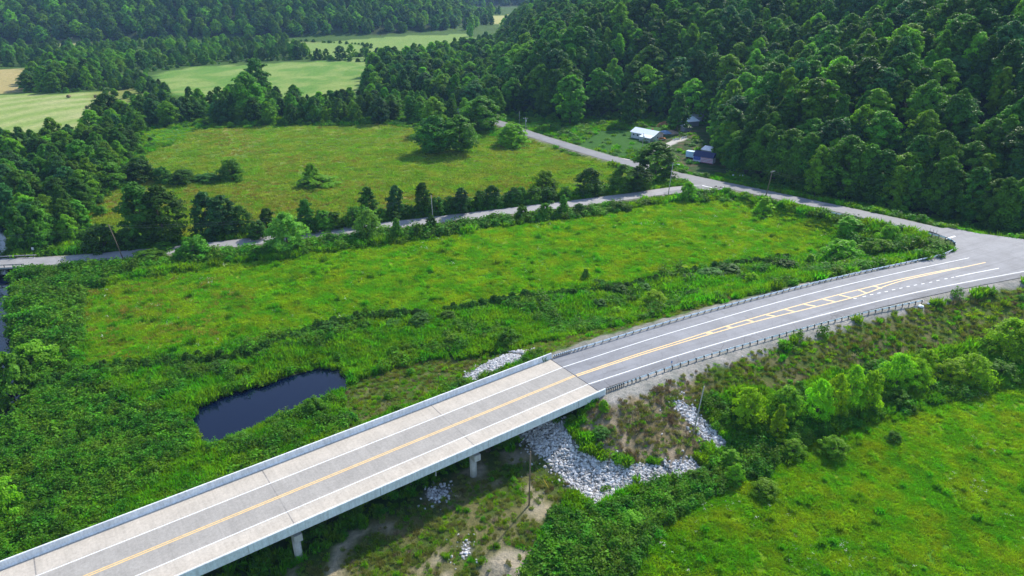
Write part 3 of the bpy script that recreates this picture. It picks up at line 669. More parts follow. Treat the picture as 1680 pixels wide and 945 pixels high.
stones('riprap', RAP['c'], .185, 23.0, 'patch of riprap stones behind the far parapet of the bridge')
stones('riprap', RAP['d'], .17, 15.0, 'small heap of riprap stones in the shade beside the bridge')
stones('riprap', RAP['e'], .15, 15.0, 'small strip of stones in the worn ground below the bridge')

# ------------------------------------------------------------------ foliage kinds
leafmat('leaf_dark', (.060, .165, .016), .36, .010, .45, 16)
leafmat('leaf_mid', (.102, .252, .018), .43, .012, .42, 16)
leafmat('leaf_light', (.175, .370, .018), .47, .012, .36, 14)
leafmat('leaf_lime', (.270, .500, .012), .52, .020, .30, 8)
leafmat('leaf_fresh', (.185, .375, .045), .46, .012, .34, 10)
leafmat('leaf_blue', (.055, .162, .040), .38, .010, .40, 16)
leafmat('leaf_grey', (.10, .15, .07), .34, .03, .40, 14)
leafmat('meadow_blade', (.126, .340, .006), .5, .014, .30, 9, cols2=(.275, .385, .009))
leafmat('pasture_blade', (.170, .320, .014), .46, .014, .28, 14, cols2=(.29, .34, .04))
leafmat('rank_blade', (.076, .255, .006), .48, .016, .38, 9, cols2=(.170, .320, .009))
leafmat('weed_leaf', (.054, .178, .009), .42, .018, .46, 9, cols2=(.115, .270, .010), spec=.08)
leafmat('dry_blade', (.24, .24, .070), .34, .03, .36, 6, cols2=(.15, .25, .030))
leafmat('brown_stalk', (.24, .175, .10), .2, .03, .45, 5, cols2=(.36, .30, .21))
leafmat('white_flower', (.62, .64, .50), .2, .02, .2, 8)
plain('bark', (.10, .080, .060), .9, .4, 2.5); plain('bark_pale', (.22, .19, .15), .9, .4, 2.5)

def cards(C, Nn, size, rng, aspect=(.5, .9)):
    """leaf-shaped faces at C with normals Nn"""
    n_ = len(C); r = rng.normal(size=(n_, 3)); a = np.cross(Nn, r); a /= np.linalg.norm(a, axis=1)[:, None]+1e-9; b_ = np.cross(Nn, a); b_ /= np.linalg.norm(b_, axis=1)[:, None]+1e-9
    s = size[:, None] if isinstance(size, np.ndarray) else np.full((n_, 1), size); q = rng.uniform(*aspect, (n_, 1))
    V = np.stack([C-a*s*.5, C+b_*s*.5*q+Nn*s*.10, C+a*s*.5, C-b_*s*.5*q+Nn*s*.10], 1)
    return V.reshape(-1, 3), np.arange(n_*4).reshape(-1, 4)
def unit(rng, n_):
    v = rng.normal(size=(n_, 3)); return v/np.linalg.norm(v, axis=1)[:, None]
def crown_mesh(name, seed, shape, ncard, size, mtl, H=16., W=10., base=.18):
    """lumpy crown: leaf faces on many overlapping boughs inside an uneven outline"""
    rng = np.random.default_rng(seed); L_ = []
    nl = {'round': 84, 'tall': 80, 'cone': 74, 'open': 52, 'shrub': 52, 'multi': 70}[shape]
    for k in range(nl):
        t = ((k+.5)/nl)**.85; zz = base+(1-base)*t
        if shape == 'round': rr = .5*math.sin(math.pi*min(1, (t*.90+.13)))**.62
        elif shape == 'tall': rr = .5*math.sin(math.pi*min(1, (t*.82+.15)))**.75
        elif shape == 'cone': rr = .5*(1-t)**.75+.04
        elif shape == 'open': rr = .5*math.sin(math.pi*min(1, (t*.88+.12)))**.7
        elif shape == 'multi': rr = .5*math.sin(math.pi*min(1, (t*.80+.22)))**.6
        else: rr = .5*math.cos(t*math.pi/2*.92)**.55
        a = k*2.39996+rng.uniform(-.5, .5); q = rr*math.sqrt(rng.uniform(.18, 1.0))
        br = rng.uniform(.08, .17)*(1.15-.45*t) if shape != 'open' else rng.uniform(.08, .15)
        L_.append((math.cos(a)*q*W, math.sin(a)*q*W, zz*H-br*W*.5, br*W))
    L_ = np.array(L_); L_[:, :2] += rng.normal(0, .03*W, (nl, 2)); L_[:, 2] = np.maximum(L_[:, 2], base*H*.6)
    wgt = L_[:, 3]**2; idx = rng.choice(nl, ncard, p=wgt/wgt.sum()); nrm = unit(rng, ncard); nrm[:, 2] = np.where(nrm[:, 2] < -.25, -nrm[:, 2], nrm[:, 2])
    rad = L_[idx, 3]*rng.uniform(.55, 1.08, ncard)**.6
    C = L_[idx, :3]+nrm*rad[:, None]*np.array([1, 1, .8]); ctr = np.array([0, 0, H*(base+1)*.5])
    oc = C-ctr; oc /= np.linalg.norm(oc, axis=1)[:, None]+1e-6
    nn = nrm*.55+oc*.45+unit(rng, ncard)*.65+np.array([0, 0, .2]); nn /= np.linalg.norm(nn, axis=1)[:, None]
    V, F = cards(C, nn, size*rng.uniform(.6, 1.35, ncard), rng)
    rnd = np.clip(rng.normal(.5, .2, ncard)+(hash2(idx.astype(np.int64), idx.astype(np.int64)*7, seed)-.5)*.7, 0, 1)
    # denser leafage further in keeps the crown opaque
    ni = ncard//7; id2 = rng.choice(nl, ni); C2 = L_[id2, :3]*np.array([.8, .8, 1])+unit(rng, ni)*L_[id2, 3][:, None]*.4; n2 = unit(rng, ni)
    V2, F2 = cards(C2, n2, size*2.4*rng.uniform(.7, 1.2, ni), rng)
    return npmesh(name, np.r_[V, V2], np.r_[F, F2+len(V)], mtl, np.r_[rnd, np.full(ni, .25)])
def trunk_mesh(name, seed, H, W, base, r, mtl, limbs=6, multi=False):
    rng = np.random.default_rng(seed); mb = MB(); top = H*.72
    stems = 3 if multi else 1
    for s in range(stems):
        lean = rng.normal(0, .05 if not multi else .16, 2)*H; pts = [(lean[0]*t*t, lean[1]*t*t, -.5+t*(top+.5)) for t in (0, .12, .3, .5, .75, 1)]
        mb.tube(pts, [r*1.35, r, r*.82, r*.62, r*.38, r*.12], 7)
        for k in range(limbs):
            t = rng.uniform(.25, .8); a = rng.uniform(0, 6.28); l_ = W*.33*(1.1-t*.6); p = np.array([lean[0]*t*t, lean[1]*t*t, t*top])
            d = np.array([math.cos(a), math.sin(a), .7]); q = p+d*l_*.5; e = p+d*l_*np.array([1, 1, 1.25])
            mb.tube([p, q, e], [r*.42*(1.1-t), r*.26*(1.1-t), r*.06], 5)
    return mb.mesh(name, mtl)
KIND = {}
def kind(key, shape, mtl, H, W, base, ncard, size, seed, trunk_r, bark='bark', multi=False):
    KIND[key] = (crown_mesh('crown', seed, shape, ncard, size, MATS[mtl], H, W, base), trunk_mesh('trunk', seed, H, W, base, trunk_r, MATS[bark], multi=multi), H, W)
def lod(key, shape, mtl, H, W, base, ncard, size, seed): KIND[key] = (crown_mesh('far_tree', seed, shape, ncard, size, MATS[mtl], H, W, base), None, H, W)
k_ = 0
kind('round_lime', 'round', 'leaf_fresh', 10, 8.5, .04, 5200, .42, 155, .2)
for mtl, sfx in (('leaf_dark', 'dark'), ('leaf_mid', 'mid'), ('leaf_light', 'light'), ('leaf_blue', 'blue')):
    for shp, W in (('round', 11.5), ('tall', 8.6), ('cone', 8.0)):
        if sfx == 'light' and shp == 'cone': continue
        k_ += 1; kind(shp+'_'+sfx, shp, mtl, 16, W, .14, 6500, .58, 100+k_, .24)
        kind(shp+'_'+sfx+'_b', 'open' if shp == 'round' else shp, mtl, 16, W*.95, .10, 6000, .60, 130+k_, .24)
        lod('far_'+shp+'_'+sfx+'_b', shp, mtl, 16, W*1.1, .10, 1700, 1.0, 230+k_)
        lod('far_'+shp+'_'+sfx, shp, mtl, 16, W, .10, 1900, .95, 200+k_)
kind('grey_round', 'open', 'leaf_grey', 12, 10, .12, 3600, .55, 151, .2, 'bark_pale')
kind('open_dark', 'open', 'leaf_dark', 14, 8.6, .06, 4200, .62, 152, .22); kind('open_blue', 'multi', 'leaf_blue', 14, 9, .05, 4200, .62, 153, .22)
for j, (mtl, sfx) in enumerate((('leaf_dark', 'dark'), ('leaf_mid', 'mid'), ('leaf_light', 'light'), ('leaf_lime', 'lime'), ('leaf_blue', 'blue'))):
    kind('shrub_'+sfx, 'shrub', mtl, 4.0, 4.4, .03, 3200, .27, 170+j, .08, multi=True)
    kind('sapling_'+sfx, 'cone' if j % 2 else 'tall', mtl, 5.5, 2.8, .05, 2000, .28, 180+j, .08)
kind('willow_lime', 'multi', 'leaf_lime', 5.2, 4.2, .03, 4200, .20, 191, .09, multi=True); kind('willow_light', 'shrub', 'leaf_lime', 4.6, 4.4, .02, 3800, .22, 192, .09, multi=True)

# ------------------------------------------------------------------ low cover: tufts and weeds
def tuft(name, seed, nb, h, spread, wdt, mtl, lean=.5):
    rng = np.random.default_rng(seed); a = rng.uniform(0, 6.28, nb); r = spread*np.sqrt(rng.uniform(0, 1, nb)); p = np.c_[np.cos(a)*r, np.sin(a)*r, np.zeros(nb)-.03]
    hh = h*rng.uniform(.45, 1.1, nb); b_ = rng.uniform(0, 6.28, nb); l_ = lean*rng.uniform(.3, 1.3, nb)*hh
    tip = p+np.c_[np.cos(b_)*l_, np.sin(b_)*l_, hh]; c = rng.uniform(0, 6.28, nb); sd_ = np.c_[np.cos(c), np.sin(c), np.zeros(nb)]*wdt
    md_ = p*.45+tip*.55+np.array([0, 0, .12*h]); V = np.stack([p-sd_*.5, p+sd_*.5, md_+sd_*.6, tip], 1); 
    return npmesh(name, V.reshape(-1, 3), np.arange(nb*4).reshape(-1, 4), mtl, np.clip(rng.normal(.5, .25, nb), 0, 1))
def weed(name, seed, nl, h, spread, size, mtl):
    rng = np.random.default_rng(seed); u = unit(rng, nl); u[:, 2] = np.abs(u[:, 2]); lump = rng.integers(0, 5, nl); off = rng.normal(0, spread*.33, (5, 3)); off[:, 2] = rng.uniform(-.2, .25, 5)*h
    C = u*np.array([spread*.62, spread*.62, h*.8])*rng.uniform(.5, 1.05, nl)[:, None]+off[lump]+np.array([0, 0, h*.10]); C[:, 2] = np.maximum(C[:, 2], .02)
    nn = u*.5+unit(rng, nl)*.6+np.array([0, 0, .6]); nn /= np.linalg.norm(nn, axis=1)[:, None]
    V, F = cards(C, nn, size*rng.uniform(.6, 1.4, nl), rng)
    return npmesh(name, V, F, mtl, np.clip(rng.normal(.5, .2, nl)+(lump-2)*.06, 0, 1))
MEADOW = [tuft('meadow_tuft', 300+k, 64, .40, .62, .10, MATS['meadow_blade'], .7) for k in range(3)]
PASTURE = [tuft('pasture_tuft', 310+k, 50, .38, .75, .13, MATS['pasture_blade'], .8) for k in range(3)]
RANK = [tuft('rank_tuft', 320+k, 70, .95, .60, .12, MATS['rank_blade'], .55) for k in range(3)]+[weed('rank_weed', 330, 90, .8, .7, .26, MATS['rank_blade'])]
WEED = [weed('weed', 340+k, 150, 1.25, .95, .30, MATS['weed_leaf']) for k in range(3)]+[weed('weed_tall', 345, 160, 1.9, 1.0, .30, MATS['weed_leaf']), weed('weed_light', 346, 150, 1.1, .9, .27, MATS['rank_blade'])]
DRY = [tuft('dry_tuft', 350+k, 55, .55, .5, .09, MATS['dry_blade'], .7) for k in range(2)]+[tuft('brown_tuft', 354, 50, .6, .5, .08, MATS['brown_stalk'], .8)]
leafmat('tawny_blade', (.30, .25, .045), .35, .02, .30, 9, cols2=(.26, .31, .035))
TAWNY = [tuft('tawny_tuft', 370+k, 50, .48, .62, .11, MATS['tawny_blade'], .7) for k in range(2)]
FLOWER = [weed('flower_head', 360+k, 14, .75, .5, .14, MATS['white_flower']) for k in range(2)]
X0, X1, Y0, Y1 = -215, 230, 50, 430
def candidates(dens, d0, power=1.6, box=(X0, X1, Y0, Y1), seed=1):
    """random places with a density that thins with distance, kept to what the camera and a step aside can see"""
    rng = np.random.default_rng(seed); A = (box[1]-box[0])*(box[3]-box[2]); n_ = int(A*dens)
    x = rng.uniform(box[0], box[1], n_); y = rng.uniform(box[2], box[3], n_); d = np.hypot(x, y)
    k = (rng.uniform(0, 1, n_) < np.minimum(1, (d0/d)**power)) & (np.abs(x) < y*.86+26); return x[k], y[k]
cx_, cy_ = candidates(4.6, 104, 2.0, seed=3)
Zc = zones(cx_, cy_); zc = T(cx_, cy_); rg = np.random.default_rng(9); n_ = len(cx_)
free = ~Zc['road'] & (Zc['pond'] > .25) & (~Zc['rap'] | (rg.uniform(0, 1, n_) < .003)) & ~inpoly(cx_, cy_, ap) & ~inpoly(cx_, cy_, np.array(jp)) & (Zc['d_creek'] > 2.4) & ~Zc['rhill'] & (Zc['d_drive'] > 1.6)
free &= ~((Zc['e_main'] < 1.6+rg.uniform(-.8, .9, n_)) & (Zc['along'] > -1)) & (Zc['d_hill'] > 5.6) & (Zc['d_ctry'] > 5.0)
dark = Zc['bridge'] & (np.abs(Zc['across']) < 7.0)
free &= ~(Zc['yard'] | Zc['yard2']) | (rg.uniform(0, 1, n_) < .05)
free &= ~(Zc['bridge'] & (Zc['along'] > -9)) & (~dark | (rg.uniform(0, 1, n_) < .25))
un = fbm(cx_/3, cy_/3, 82, 3)*.45+fbm(cx_/14, cy_/14, 81, 4)*.55
bare = Zc['under'] & (un > .525)
br_ = Zc['brown']; free &= ~br_ | (rg.uniform(0, 1, n_) < .55)
free &= ~bare | (rg.uniform(0, 1, n_) < .12)
fld = Zc['fieldA'] | Zc['fieldB'] | Zc['lush']; pas = Zc['fieldC'] | Zc['hay2']
far_f = Zc['hay'] | Zc['tan'] | Zc['fieldF'] | Zc['fieldF2'] | Zc['fieldG']
dryz = Zc['verge'] | Zc['brown'] | Zc['bankL'] | Zc['under']
nearside = cy_ < np.interp(cx_, CTRYR[:, 0], CTRYR[:, 1])
weedz = Zc['weedsL'] | Zc['weedsR'] | (nearside & (Zc['d_ctry'] < 10.5+3*vnoise(cx_/9, cy_/9, 3)) & (Zc['d_ctry'] > 5.2) & (cx_ < 40))
pch = fbm(cx_/6, cy_/6, 121, 3)
def lay(name, mask, protos, lo, hi, label, cat, w=None, sd_=0):
    x, y, z = cx_[mask], cy_[mask], zc[mask]; k = len(x); r = np.random.default_rng(500+sd_); d = np.hypot(x, y)
    s = r.uniform(lo, hi, k)*np.clip(d/110, 1, 1.8)*(.75+.5*fbm(x/7, y/7, 131, 2)); v = s*r.uniform(.75, 1.2, k)/np.clip(d/160, 1, 2.2)**.6
    rot = np.c_[r.normal(0, .08, k), r.normal(0, .08, k), r.uniform(0, 6.28, k)]
    scatter(name, np.c_[x, y, z], rot, np.c_[s, s, v], r.choice(len(protos), k, p=w), protos, label, cat)
r0 = rg.uniform(0, 1, n_)
thick = r0 < .55
special = fld | pas | far_f | dryz | weedz
m_w = free & ~pas & ~far_f & ((weedz & (r0 < .62)) | (~special & (pch > .55) & (r0 < .5)) | (dryz & ~Zc['brown'] & (pch > .74) & (r0 < .18)))
tawn = (pas & (fbm(cx_/40, cy_/40, 83, 3)*.6+fbm(cx_/14, cy_/14, 81, 4)*.4 > .53+.07*(r0-.5)) & (rg.uniform(0, 1, n_) < .42)) | (Zc['tawny'] & fld & (rg.uniform(0, 1, n_) < .13))
lay('tawny_grass', free & tawn & ~weedz & ~m_w, TAWNY, .6, 1.15, 'tawny and reddish grass patches in the meadows', 'grass', None, 8)
lay('meadow_grass', free & fld & ~weedz & ~dryz & ~m_w & ~tawn, MEADOW+RANK[:1], .55, 1.1, 'bright green tussocky meadow grass in the two big fields', 'grass', (.33, .33, .325, .015), 1)
lay('pasture_grass', free & pas & ~weedz & ~tawn & (r0 < .8), PASTURE, .8, 1.4, 'yellowish pasture grass beyond the country road', 'grass', None, 2)
lay('rank_grass', free & ~special & ~m_w & (r0 < .8), RANK, .75, 1.5, 'rank tall green grass between the ditch, pond and roads', 'grass', (.27, .27, .26, .20), 3)
lay('weeds', m_w, WEED, .6, 1.35, 'dense leafy dark green weeds along the creek, ditch and brush strips', 'weeds', (.24, .24, .22, .12, .18), 4)
lay('brown_stalks', free & br_ & ~m_w & (r0 < .8), DRY+MEADOW[:1], .5, 1.1, 'dead brown stalks on the bare bank between the riprap strips', 'grass', (.22, .22, .38, .18), 7)
lay('dry_grass', free & dryz & ~br_ & ~weedz & ~m_w & (r0 < .60), DRY+RANK[:1]+MEADOW[:1], .45, .9, 'dry brownish grass on the road banks and under the bridge', 'grass', (.36, .31, .06, .03, .24), 5)
lay('white_flowers', free & (fld | weedz) & (fbm(cx_/8, cy_/8, 171, 2) > .64) & (r0 < .05), FLOWER, .5, 1.0, 'scattered white flower heads in the meadows', 'flowers', None, 6)

dq = resample(smooth(DITCH, 2), .30); rq = np.random.default_rng(41); k = len(dq); dxy = dq[:, :2]+rq.normal(0, .55, (k, 2))+np.array([-.2, .7]); s = rq.uniform(.30, .60, k)
keep = vnoise(dq[:, 0]/9, dq[:, 1]/9, 7) > .18
scatter('ditch_brush', np.c_[dxy, T(dxy[:, 0], dxy[:, 1])-.1][keep], np.c_[np.zeros(k), np.zeros(k), rq.uniform(0, 6.28, k)][keep], np.c_[s, s, s*1.05][keep], rq.choice(2, k, p=(.75, .25))[keep], [KIND['shrub_dark'][0], KIND['shrub_mid'][0]], 'thin dark line of brush following the field ditch', 'brush')

# ------------------------------------------------------------------ trees and shrubs one can tell apart
def plant(name, key, p, h, wd, rz, label, cat, group=None):
    crown, trunk, H, W = KIND[key]
    root = empty(name, tuple(p), rz); root.scale = (wd/W, wd/W, h/H); tag(root, label, cat, group)
    obj('crown', crown, root)
    if trunk: obj('trunk', trunk, root)
    return root
def pix_plant(name, key, bx, by, ty, wpx, label, cat, group=None, rz=None):
    p = G(bx, by); D = math.hypot(p[0], p[1], CAM_Z-p[2]); dep = math.asin((CAM_Z-p[2])/D); wd = wpx*D/FPX
    h = max(1.0, ((by-ty)*D/FPX-.30*wd*math.sin(dep))/math.cos(dep)); p[2] = Tz(p[0], p[1])-.1
    return plant(name, key, p, h*1.04, wd*1.08, random.uniform(0, 6.28) if rz is None else rz, label, cat, group)
FT = [ # base x, base y, top y, width, kind, label
 (238, 399, 312, 54, 'open_dark', 'tall ragged dark tree above the country road, left of a close pair'),
 (274, 399, 314, 62, 'round_dark', 'broad dark tree above the country road, right of a close pair'),
 (344, 391, 321, 46, 'open_blue', 'tall thin-leaved dark tree leaning over the country road with sky gaps'),
 (371, 389, 325, 40, 'tall_blue', 'blue-green tree just right of the tall thin-leaved one by the country road'),
 (398, 386, 340, 32, 'round_dark', 'small dark round tree third along the country road hedgerow'),
 (441, 384, 344, 26, 'tall_dark', 'small upright dark tree just left of the bright round roadside tree'),
 (505, 380, 330, 26, 'tall_dark', 'slim dark tree just right of the bright round roadside tree, beyond the road'),
 (606, 356, 308, 28, 'tall_dark', 'egg-shaped dark tree in the middle of the country road hedgerow'),
 (651, 357, 305, 26, 'tall_blue', 'narrow egg-topped blue-green tree in the country road hedgerow'),
 (695, 355, 301, 26, 'tall_dark', 'upright dark hedgerow tree just left of a pole on the country road'),
 (757, 350, 308, 24, 'tall_blue', 'dark hedgerow tree right of the pole on the country road'),
 (808, 340, 303, 30, 'round_dark', 'dark rounded hedgerow tree near the right end of the country road'),
 (843, 338, 307, 20, 'tall_dark', 'little narrow dark tree near the end of the country road hedgerow'),
 (472, 411, 349, 56, 'round_lime', 'bright green round tree on the near side of the country road'),
 (607, 391, 343, 42, 'round_lime', 'rounded light green small tree on the near verge of the country road'),
 (714, 250, 191, 62, 'round_dark', 'left half of the big dark domed clump standing in the upper meadow'),
 (753, 250, 190, 62, 'round_mid', 'right half of the big dark domed clump standing in the upper meadow'),
 (714, 252, 217, 32, 'round_mid', 'small green tree in front of the dark domed clump'),
 (713, 218, 164, 36, 'cone_light', 'pointed light green tree rising just behind the dark domed clump'),
 (790, 215, 160, 62, 'round_mid', 'broad green tree overhanging the far end of the hill road'),
 (1075, 290, 233, 66, 'round_mid_b', 'large dark spreading tree beside the hill road below the white-roofed house'),
 (1110, 214, 158, 34, 'cone_dark', 'dark conical tree directly right of the white-roofed house'),
 (1035, 204, 142, 38, 'tall_dark', 'tall dark tree directly behind the white-roofed house'),
 (1020, 316, 270, 40, 'round_mid', 'left green tree of a pair above the country road near the junction'),
 (1046, 314, 272, 40, 'round_dark', 'right green tree of a pair above the country road near the junction'),
 (966, 320, 275, 42, 'round_dark', 'dark round tree alone above the right part of the country road'),
 (935, 205, 130, 46, 'tall_mid', 'tall green tree at the hill foot beside the crossarm pole'),
 (1430, 245, 190, 60, 'round_light', 'pale broad crown low on the wooded hill above the road bend'),
 (1335, 325, 250, 34, 'cone_light', 'slim light green tree on the forest edge behind the roadside pole'),
 (183, 206, 162, 40, 'round_dark', 'round dark tree at the corner of the mown hay field'),
 (425, 160, 106, 36, 'tall_dark', 'tall dark tree standing above the middle tree belt'),
 (412, 195, 128, 48, 'round_mid', 'tall lush tree in the middle of the valley tree belt'),
]
FT = [(a, b_, c, d, ('tall_light' if k == 'cone_light' else k), l_) for a, b_, c, d, k, l_ in FT]
for a in FT: pix_plant('tree', a[4], a[0], a[1], a[2], a[3], a[5], 'tree')
FS = [
 (893, 313, 279, 40, 'shrub_light', 'round light green bush alone in the upper meadow near the country road'),
 (840, 238, 203, 52, 'shrub_light', 'large round light green bush beside the hill road'),
 (380, 294, 263, 40, 'shrub_mid', 'single round bush in the middle of the upper meadow hedge line'),
 (512, 302, 270, 22, 'shrub_light', 'small upright tree-like shrub in the upper meadow'),
 (520, 304, 284, 58, 'shrub_light', 'low spreading bush round the foot of an upright shrub in the upper meadow'),
 (652, 394, 358, 20, 'sapling_mid', 'ragged small shrub right of the round verge tree'),
 (686, 390, 368, 18, 'shrub_mid', 'small bush on the near verge of the country road left of a pole'),
 (708, 380, 352, 17, 'sapling_dark', 'dark pointed sapling at the foot of a pole on the country road'),
 (857, 360, 336, 24, 'shrub_mid', 'left bush of three on the near verge of the country road'),
 (894, 358, 332, 26, 'shrub_mid', 'middle bush of three on the near verge of the country road'),
 (924, 353, 319, 19, 'sapling_mid', 'upright right bush of three on the near verge of the country road'),
 (950, 350, 333, 22, 'shrub_dark', 'low dark bush right of three verge bushes'),
 (1128, 328, 299, 25, 'shrub_light', 'light green bush at the corner where the country road joins'),
 (1251, 352, 323, 30, 'sapling_lime', 'bright bush below the roadside pole near the junction'),
 (1377, 432, 393, 56, 'shrub_light', 'biggest round green bush below the far guardrail'),
 (1420, 422, 397, 24, 'sapling_light', 'small pointed bush right of the biggest bush below the guardrail'),
 (1447, 420, 394, 40, 'shrub_light', 'medium green bush near the guardrail bend'),
 (1456, 402, 372, 32, 'shrub_light', 'green bush below the hill road guardrail'),
 (1390, 384, 356, 32, 'sapling_light', 'bright ragged bush below the start of the hill road guardrail'),
 (1327, 437, 417, 19, 'sapling_lime', 'little round bush left of the biggest bush below the guardrail'),
 (1288, 442, 424, 36, 'shrub_dark', 'dark bush between the ditch and the far guardrail'),
 (1232, 470, 447, 26, 'shrub_lime', 'lime green bush on the bank below the far guardrail'),
 (1072, 508, 474, 46, 'willow_light', 'lime green bushy willow on the bank left of the main road'),
 (1012, 520, 502, 26, 'shrub_lime', 'small lime bush left of the bushy willow on the bank'),
 (820, 502, 484, 18, 'shrub_dark', 'lone little dark bush at the edge of the middle field'),
 (961, 456, 440, 13, 'shrub_mid', 'tiny lone bush inside the middle field'),
 (835, 570, 536, 42, 'shrub_mid', 'round green bush in the rank grass behind the bridge end'),
 (982, 508, 488, 34, 'shrub_dark', 'dark low bush on the bank above the bridge end'),
 (1225, 692, 636, 50, 'shrub_lime', 'broad green bush at the left end of the bank thicket'),
 (1285, 690, 636, 52, 'shrub_light', 'broad darker green bush second in the bank thicket'),
 (1272, 722, 666, 26, 'sapling_lime', 'slim bright sapling in front of the bank thicket'),
 (1337, 690, 625, 40, 'willow_lime', 'lime willow bush third from the left in the bank thicket'),
 (1364, 684, 618, 34, 'willow_lime', 'narrow lime willow fourth from the left in the bank thicket'),
 (1392, 668, 604, 42, 'willow_lime', 'tall lime willow in the middle of the bank thicket'),
 (1422, 668, 612, 38, 'willow_light', 'rounded lime willow right of the tallest one'),
 (1466, 640, 582, 48, 'willow_lime', 'broad lime willow in the right half of the bank thicket'),
 (1500, 636, 592, 36, 'willow_light', 'lime willow with dark foot in the right half of the bank thicket'),
 (1512, 618, 576, 38, 'willow_light', 'round green willow set back behind the bank thicket'),
 (1556, 628, 592, 44, 'willow_light', 'lime bush second from the right in the bank thicket'),
 (1590, 628, 584, 46, 'willow_lime', 'lime willow at the right end of the bank thicket'),
 (1470, 664, 638, 40, 'shrub_mid', 'dark bush at the foot of the bank thicket'),
 (1648, 586, 528, 56, 'willow_lime', 'large bright willow bush at the right edge of the photo'),
 (1680, 600, 540, 50, 'willow_lime', 'bright willow bush cut by the right edge of the photo'),
 (1640, 620, 594, 46, 'shrub_mid', 'low green bush below the large willow at the right edge'),
 (1366, 744, 716, 40, 'shrub_light', 'leafy bush on the field edge in front of the thicket'),
 (1300, 745, 720, 36, 'shrub_light', 'lumpy bush just below the slim bright sapling'),
 (1465, 722, 707, 22, 'shrub_mid', 'small dark bush alone in the near field'),
 (1198, 765, 737, 26, 'sapling_light', 'little bush at the end of the riprap strip'),
 (1205, 790, 762, 26, 'shrub_light', 'little round bush just below the riprap strip'),
 (1255, 810, 786, 40, 'shrub_light', 'leafy bush in the brush strip below the riprap'),
 (1040, 860, 838, 40, 'shrub_light', 'bright bush in the brush strip below the riprap apron'),
 (990, 672, 655, 16, 'shrub_light', 'green bush growing against the wing wall of the bridge'),
 (938, 692, 678, 20, 'shrub_mid', 'leafy bush in the shade under the bridge end'),
 (985, 712, 698, 30, 'shrub_dark', 'dark bush on the slope above the riprap apron'),
 (515, 680, 650, 42, 'shrub_mid', 'grey-green bush on the near bank of the pond, right of two'),
 (450, 698, 682, 34, 'shrub_mid', 'low bush on the near bank of the pond, middle'),
 (395, 728, 708, 44, 'shrub_mid', 'low bush on the near bank of the pond, left'),
 (270, 408, 395, 30, 'shrub_mid', 'low bush on the country road verge below the close tree pair'),
 (320, 425, 388, 50, 'shrub_mid', 'leafy bush spilling onto the near side of the country road'),
 (245, 428, 408, 50, 'shrub_mid', 'round leafy bush on the near verge left of the spilling bush'),
 (170, 412, 372, 50, 'shrub_dark', 'rounded dark shrub above the country road left of the tall pair'),
 (213, 408, 376, 34, 'shrub_dark', 'dark shrub at the left foot of the tall pair above the country road'),
 (424, 390, 362, 34, 'shrub_dark', 'dark shrub left of the upright tree in the country road hedgerow'),
 (232, 297, 266, 48, 'shrub_dark', 'large dark bush at the left end of the upper meadow hedge line'),
 (268, 298, 276, 26, 'shrub_dark', 'small dark bush second in the upper meadow hedge line'),
 (302, 300, 279, 40, 'shrub_dark', 'low dark bush third in the upper meadow hedge line'),
 (340, 297, 284, 40, 'shrub_dark', 'lowest bush of the upper meadow hedge line'),
 (180, 308, 270, 50, 'shrub_mid', 'bush where the hedge line meets the creekside wood'),
 (0, 850, 785, 50, 'shrub_light', 'pale willow bush at the left edge above the bridge'),
 (60, 610, 565, 60, 'shrub_light', 'pale grey-green willow beside the creek at the left edge'),
 (25, 660, 590, 60, 'shrub_mid', 'dark bush beside the creek at the left edge'),
]
for a in FS: pix_plant('shrub', a[4], a[0], a[1], a[2], a[3], a[5], 'shrub')
ORD = ['first', 'second', 'third', 'fourth', 'fifth', 'sixth', 'seventh', 'eighth', 'ninth', 'tenth', 'eleventh', 'twelfth', 'thirteenth', 'fourteenth', 'fifteenth', 'sixteenth', 'seventeenth', 'eighteenth', 'nineteenth', 'twentieth']
hed = np.linspace(484, 925, 20)
for k, x in enumerate(hed):
    by = np.interp(x, [488, 560, 693, 827, 930], [383, 372.5, 355, 338.5, 328.5]); hh = random.uniform(22, 33)
    pix_plant('shrub', random.choice(['shrub_dark', 'shrub_mid', 'shrub_dark', 'shrub_mid']), x+random.uniform(-4, 4), by, by-hh, random.uniform(26, 36), '%s shrub from the left in the low dark country road hedgerow' % ORD[k], 'shrub', 'hedgerow shrubs along the country road')
dl = [(300, 612), (360, 603), (430, 580), (490, 558), (545, 541), (600, 536), (645, 532), (690, 528), (735, 521), (785, 511), (888, 499), (915, 492), (945, 488), (980, 484), (1015, 481), (1055, 476), (1095, 467), (1130, 460), (1165, 452), (1195, 446)]
for k, (x, y) in enumerate(dl):
    pix_plant('shrub', random.choice(['shrub_dark', 'shrub_dark', 'shrub_mid']), x, y+3, y-random.uniform(9, 17), random.uniform(30, 46), '%s low shrub from the left along the field ditch' % ORD[k], 'shrub', 'low shrubs along the field ditch')

